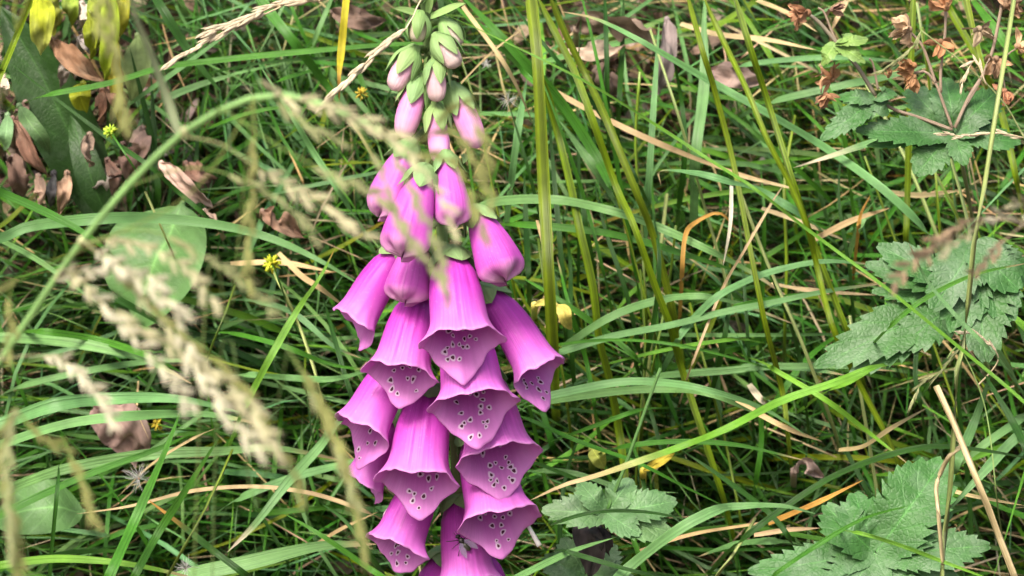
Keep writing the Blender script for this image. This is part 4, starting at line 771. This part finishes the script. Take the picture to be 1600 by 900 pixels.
    def spots(s, lo, n, seed):
        r = np.random.default_rng(seed); A, B = Geo(), Geo(); pl = []; k = 0
        while len(pl) < n and k < 600:
            k += 1; x = r.uniform(lo, .93); wdt = .78*(1-((x-lo)/(1-lo))*.35)
            t = math.pi+r.uniform(-wdt, wdt); rr = r.uniform(.00085, .00150)
            if all(math.hypot((x-q[0])*s.L*1.5, (t-q[1])*s.W*.6) > (rr+q[2])*.62 for q in pl): pl.append((x, t, rr))
        ang = np.linspace(0, 2*math.pi, 14, endpoint=False)
        for x, t, rr in pl:
            el = r.uniform(.75, 1.3); ro = r.uniform(0, 3.14); wob = 1+.12*np.sin(3*ang+r.uniform(0, 6))
            for geo, sc, ins, col in ((A, 1.0, .00062, (.80, .62, .78)), (B, r.uniform(.40, .60), .00085, (.07, .003, .035))):
                ex, ey = np.cos(ang)*rr*sc*wob*el, np.sin(ang)*rr*sc*wob/el
                h = 1e-3; c0 = s.surf(x, t); J = np.stack([(s.surf(x+h, t)-c0)/h, (s.surf(x, t+h)-c0)/h], 1)
                e1 = nrm(J[:, 0]); e2 = nrm(J[:, 1]-(J[:, 1]@e1)*e1); PI = np.linalg.pinv(J)
                dd = PI@(e1[:, None]*(ex*math.cos(ro)-ey*math.sin(ro))[None]+e2[:, None]*(ex*math.sin(ro)+ey*math.cos(ro))[None]); du, dt = dd
                UU = np.concatenate([x+du*q for q in (.02, .6, 1.)]); TT = np.concatenate([t+dt*q for q in (.02, .6, 1.)])
                v = s.surf(np.clip(UU, 0, 1), TT, ins); c = np.tile(np.array(col), (42, 1))
                if geo is A: c[28:] = (.70, .40, .68)
                geo.add(v, grid_faces(3, 14, True), c, np.zeros((42, 3)))
        tag(A.obj('pale_spot_rings', M_INNER, s.o), kind='stuff'); tag(B.obj('dark_spots', M_INNER, s.o), kind='stuff')
def col_open(U, T, inner):
    tt = np.abs((T+math.pi) % (2*math.pi)-math.pi)
    if not inner:
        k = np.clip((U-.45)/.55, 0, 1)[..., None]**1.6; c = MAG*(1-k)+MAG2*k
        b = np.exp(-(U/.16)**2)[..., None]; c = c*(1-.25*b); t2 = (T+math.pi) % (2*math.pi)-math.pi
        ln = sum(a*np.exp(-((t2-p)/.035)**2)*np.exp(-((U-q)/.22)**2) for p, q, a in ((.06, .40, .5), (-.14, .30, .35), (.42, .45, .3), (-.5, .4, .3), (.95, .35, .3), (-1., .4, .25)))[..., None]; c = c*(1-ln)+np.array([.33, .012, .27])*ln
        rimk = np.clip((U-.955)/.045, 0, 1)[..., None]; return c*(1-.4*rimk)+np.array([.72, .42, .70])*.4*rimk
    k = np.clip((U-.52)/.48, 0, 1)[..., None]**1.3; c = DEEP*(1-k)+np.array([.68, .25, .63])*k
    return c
def col_closed(tone):
    def fn(U, T, inner):
        k = np.clip((U-.80)/.2, 0, 1)[..., None]; base = MAG*(1-tone)+np.array([.70, .28, .60])*tone
        cr = (.5+.5*np.cos(4*T))[..., None]
        w_ = .8*k*(.45+.55*cr); return base*(1-w_)+np.array([.76, .50, .62])*w_
    return fn
def col_bud(tone):
    def fn(U, T, inner):
        base = np.array([.70, .24, .56])*tone+np.array([.46, .50, .26])*(1-tone); cr = (.5+.5*np.cos(4*T))[..., None]**2
        k = np.clip((U-.62)/.3, 0, 1)[..., None]; c = base*(1-k*.35)+np.array([.74, .68, .52])*k*.35
        return c*(1-.25*cr)+np.array([.76, .66, .62])*.25*cr
    return fn
# kind, base px, mouth px, half width px, tilt to viewer, azimuth, depth shift, lip, spot start / number
BELLS = [
 ('open', (703, 392), (721, 528), 62, 23, 6, -.030, .40, .62, 16), ('open', (720, 492), (742, 626), 66, 23, 10, -.022, .44, .60, 18),
 ('open', (742, 568), (780, 708), 66, 22, 16, -.006, .40, .58, 15), ('open', (742, 668), (779, 806), 64, 22, 14, -.001, .33, .58, 15),
 ('open', (716, 768), (732, 905), 54, 9, 4, .004, .30, .7, 6), ('open', (672, 600), (654, 744), 63, 21, -14, -.008, .35, .62, 14),
 ('open', (660, 452), (628, 580), 58, 20, -16, -.013, .33, .64, 12), ('open', (672, 738), (622, 850), 53, 12, -30, .002, .30, .70, 8),
 ('open', (632, 384), (559, 500), 50, 4, -66, -.004, .28, .7, 0), ('open', (640, 548), (570, 668), 55, 12, -48, -.004, .40, .68, 7),
 ('open', (632, 648), (574, 752), 48, 0, -72, .008, .22, .7, 0), ('open', (755, 448), (840, 578), 50, 14, 48, -.012, .38, .66, 10),
 ('open', (700, 860), (668, 1000), 58, 15, -20, .008, .36, .65, 8), ('open', (738, 850), (775, 990), 58, 20, 18, .008, .36, .65, 8)]
BL = []
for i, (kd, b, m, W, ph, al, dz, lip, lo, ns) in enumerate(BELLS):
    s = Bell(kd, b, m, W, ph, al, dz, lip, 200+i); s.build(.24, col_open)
    if ns: s.spots(lo, int(ns*1.35), 300+i)
    BL.append(s)
CLOSED = [((741, 326), (789, 436), 43, 14, 30, -.028, .15), ((696, 240), (711, 350), 32, 14, 8, -.030, .25), ((664, 262), (630, 398), 44, 16, -16, -.034, .2), ((643, 222), (594, 336), 37, 8, -45, -.022, .35), ((656, 372), (634, 470), 41, 12, -18, -.022, .2)]
for i, (b, m, W, ph, al, dz, tn) in enumerate(CLOSED):
    Bell('closed', b, m, W*.90, ph, al, dz, 0, 240+i).build(.30, col_closed(tn))
BUDS = [((656, 22), (652, 66), 16, 8, -20, -.008, 0., .92), ((692, 33), (719, 72), 15, 8, 25, -.006, .1, .9), ((681, 57), (715, 106), 19, 14, 15, -.012, .25, .72), ((648, 76), (614, 142), 21, 10, -30, -.006, .45, .62), ((681, 94), (683, 160), 18, 16, 2, -.014, .35, .58),
        ((656, 120), (630, 216), 24, 12, -20, -.008, .75, .42), ((706, 134), (748, 232), 23, 12, 28, -.008, .85, .40), ((681, 165), (689, 258), 20, 18, 3, -.016, .8, .42), ((664, -30), (650, 5), 11, 6, -20, -.004, 0, .95), ((668, -42), (690, -8), 10, 6, 20, -.004, 0, .95), ((660, -62), (655, -40), 8, 6, 0, -.004, 0, .95)]
for i, (b, m, W, ph, al, dz, tn, fr) in enumerate(BUDS):
    Bell('bud', b, m, W*.88, ph, al, dz, 0, 260+i).build(min(.97, fr+.10), col_bud(min(1, tn+.2)))
for i, (s, wd) in enumerate((('662,22 645,18 630,15 615,13', 15), ('672,26 690,18 710,10 728,5', 15), ('655,108 662,100 668,88', 10), ('702,103 703,115 701,128', 8), ('632,225 622,222 612,230', 12), ('722,240 727,246 724,256', 10), ('668,20 672,0 676,-20', 12))):
    q = pts2(s); d = sdep(q[0][1])-.006; G = Geo(); v, f, uv = leafstrip([P(x, y, d-.004*j) for j, (x, y) in enumerate(q)], wd*K*d, nrm(CT+.6*WUP), 0, .3, .03, 'sepal', across=7, steps=14, seed=i); G.add(v, f, (.27, .42, .14), uv); G.obj('bract', M_SEPAL, FOX)
# basal leaves, below the picture
for i in range(6):
    a = i*1.05+.4; dr = np.array([math.cos(a), math.sin(a)*.8, .35]); p0 = root+np.array([0, 0, .015])
    G = Geo(); v, f, uv = leafstrip([p0, p0+dr*.07+np.array([0, 0, .03]), p0+dr*.16], .06, (0, -.4, 1), 0, .15, .04, seed=i); G.add(v, f, (.07, .15, .05), uv); G.obj('basal_leaf', M_BROAD, FOX)

# ------------------------------------------------------------------ the fly on the lowest bell
s = BL[4]; uu, tt_ = np.meshgrid(np.linspace(.2, .95, 60), np.linspace(-1.2, 1.2, 60), indexing='ij'); S3 = s.surf(uu, tt_)
def on_bell(px, py):
    q = to_px(S3.reshape(-1, 3)); i = int(np.argmin(((q-np.array([px, py]))**2).sum(1))); return S3.reshape(-1, 3)[i]
c = on_bell(721, 846); e1 = on_bell(732, 857); nn = nrm(np.cross(e1-c, s.s)); nn = nn if nn@CT > 0 else -nn; nn = nrm(nn+CT*.6)
fw = nrm(c-e1); fw = nrm(fw-(fw@nn)*nn); sd = np.cross(nn, fw); A3 = np.array([fw, sd, nn]); cc = c+nn*.0018
FLY = empty('fly', c, 'small dark fly sitting on the lowest foxglove bell', 'fly')
for nm, off, r, col in (('thorax', 0, (0.00154, 0.00126, 0.00126), (.02, .02, .014)), ('abdomen', -0.00294, (0.00224, 0.00126, 0.00112), (.03, .032, .016)), ('head', 0.00224, (0.00084, 0.00112, 0.00098), (.015, .01, .012))):
    G = Geo(); v, f, uv = ellipsoid(cc+fw*off, A3, r, 10, 14); G.add(v, f, col, uv); G.obj(nm, M_FLY, FLY)
for sg in (-1, 1):
    G = Geo(); b0 = cc+nn*0.00084-fw*0.00028+sd*sg*0.0007; v, f, uv = leafstrip([b0, b0-fw*0.00308+sd*sg*0.0014, b0-fw*0.00644+sd*sg*0.00224], 0.00252, nn, 0, .05, 0, across=5, steps=12); G.add(v, f, (.1, .1, .1), uv); G.obj('wing', M_WING, FLY)
    for k, fo in enumerate((0.00112, 0, -0.00112)):
        G = Geo(); a = cc+fw*fo+sd*sg*0.00098-nn*0.00042; b = a+sd*sg*0.00224+fw*fo*1.2+nn*0.00098; e = a+sd*sg*0.00392+fw*fo*2.4-nn*0.00154
        v, f, uv = tube(smooth_path([a, b, e], 8), 0.000154, 5); G.add(v, f, (.012, .01, .01), uv); G.obj('leg', M_FLY, FLY)
    G = Geo(); a = cc+fw*0.0028+sd*sg*0.00042; v, f, uv = tube(np.array([a, a+fw*0.00098+nn*0.00028, a+fw*0.00168]), 0.000112, 4); G.add(v, f, (.012, .01, .01), uv); G.obj('antenna', M_FLY, FLY)
# pale fallen style behind the lower right bell
G = Geo(); v, f, uv = tube(smooth_path([P(822, 815, 1.205), P(830, 830, 1.204), P(843, 853, 1.203)], 10), [.0007, .0007, .0008, .0008, .0009, .0009, .001, .001, .0011, .0011], 8); G.add(v, f, (.78, .76, .72), uv)
tag(G.obj('fallen_stamen', M_PLAIN, origin=P(822, 815, 1.205)), 'short white fallen flower stamen beside the bell above the fly', 'stamen')
G = Geo(); v, f, uv = leafstrip([P(598, 810, 1.21), P(610, 797, 1.212), P(618, 786, 1.214)], 12*K*1.2, N_F, 0, .3, .05, across=5, steps=10); G.add(v, f, (.70, .68, .64), uv)
tag(G.obj('petal_scrap', M_PLAIN, origin=P(598, 810, 1.21)), 'white petal scrap stuck behind a lower bell across from the fly', 'petal')
for o in bpy.data.objects:
    if '_o' in o.keys(): del o['_o']
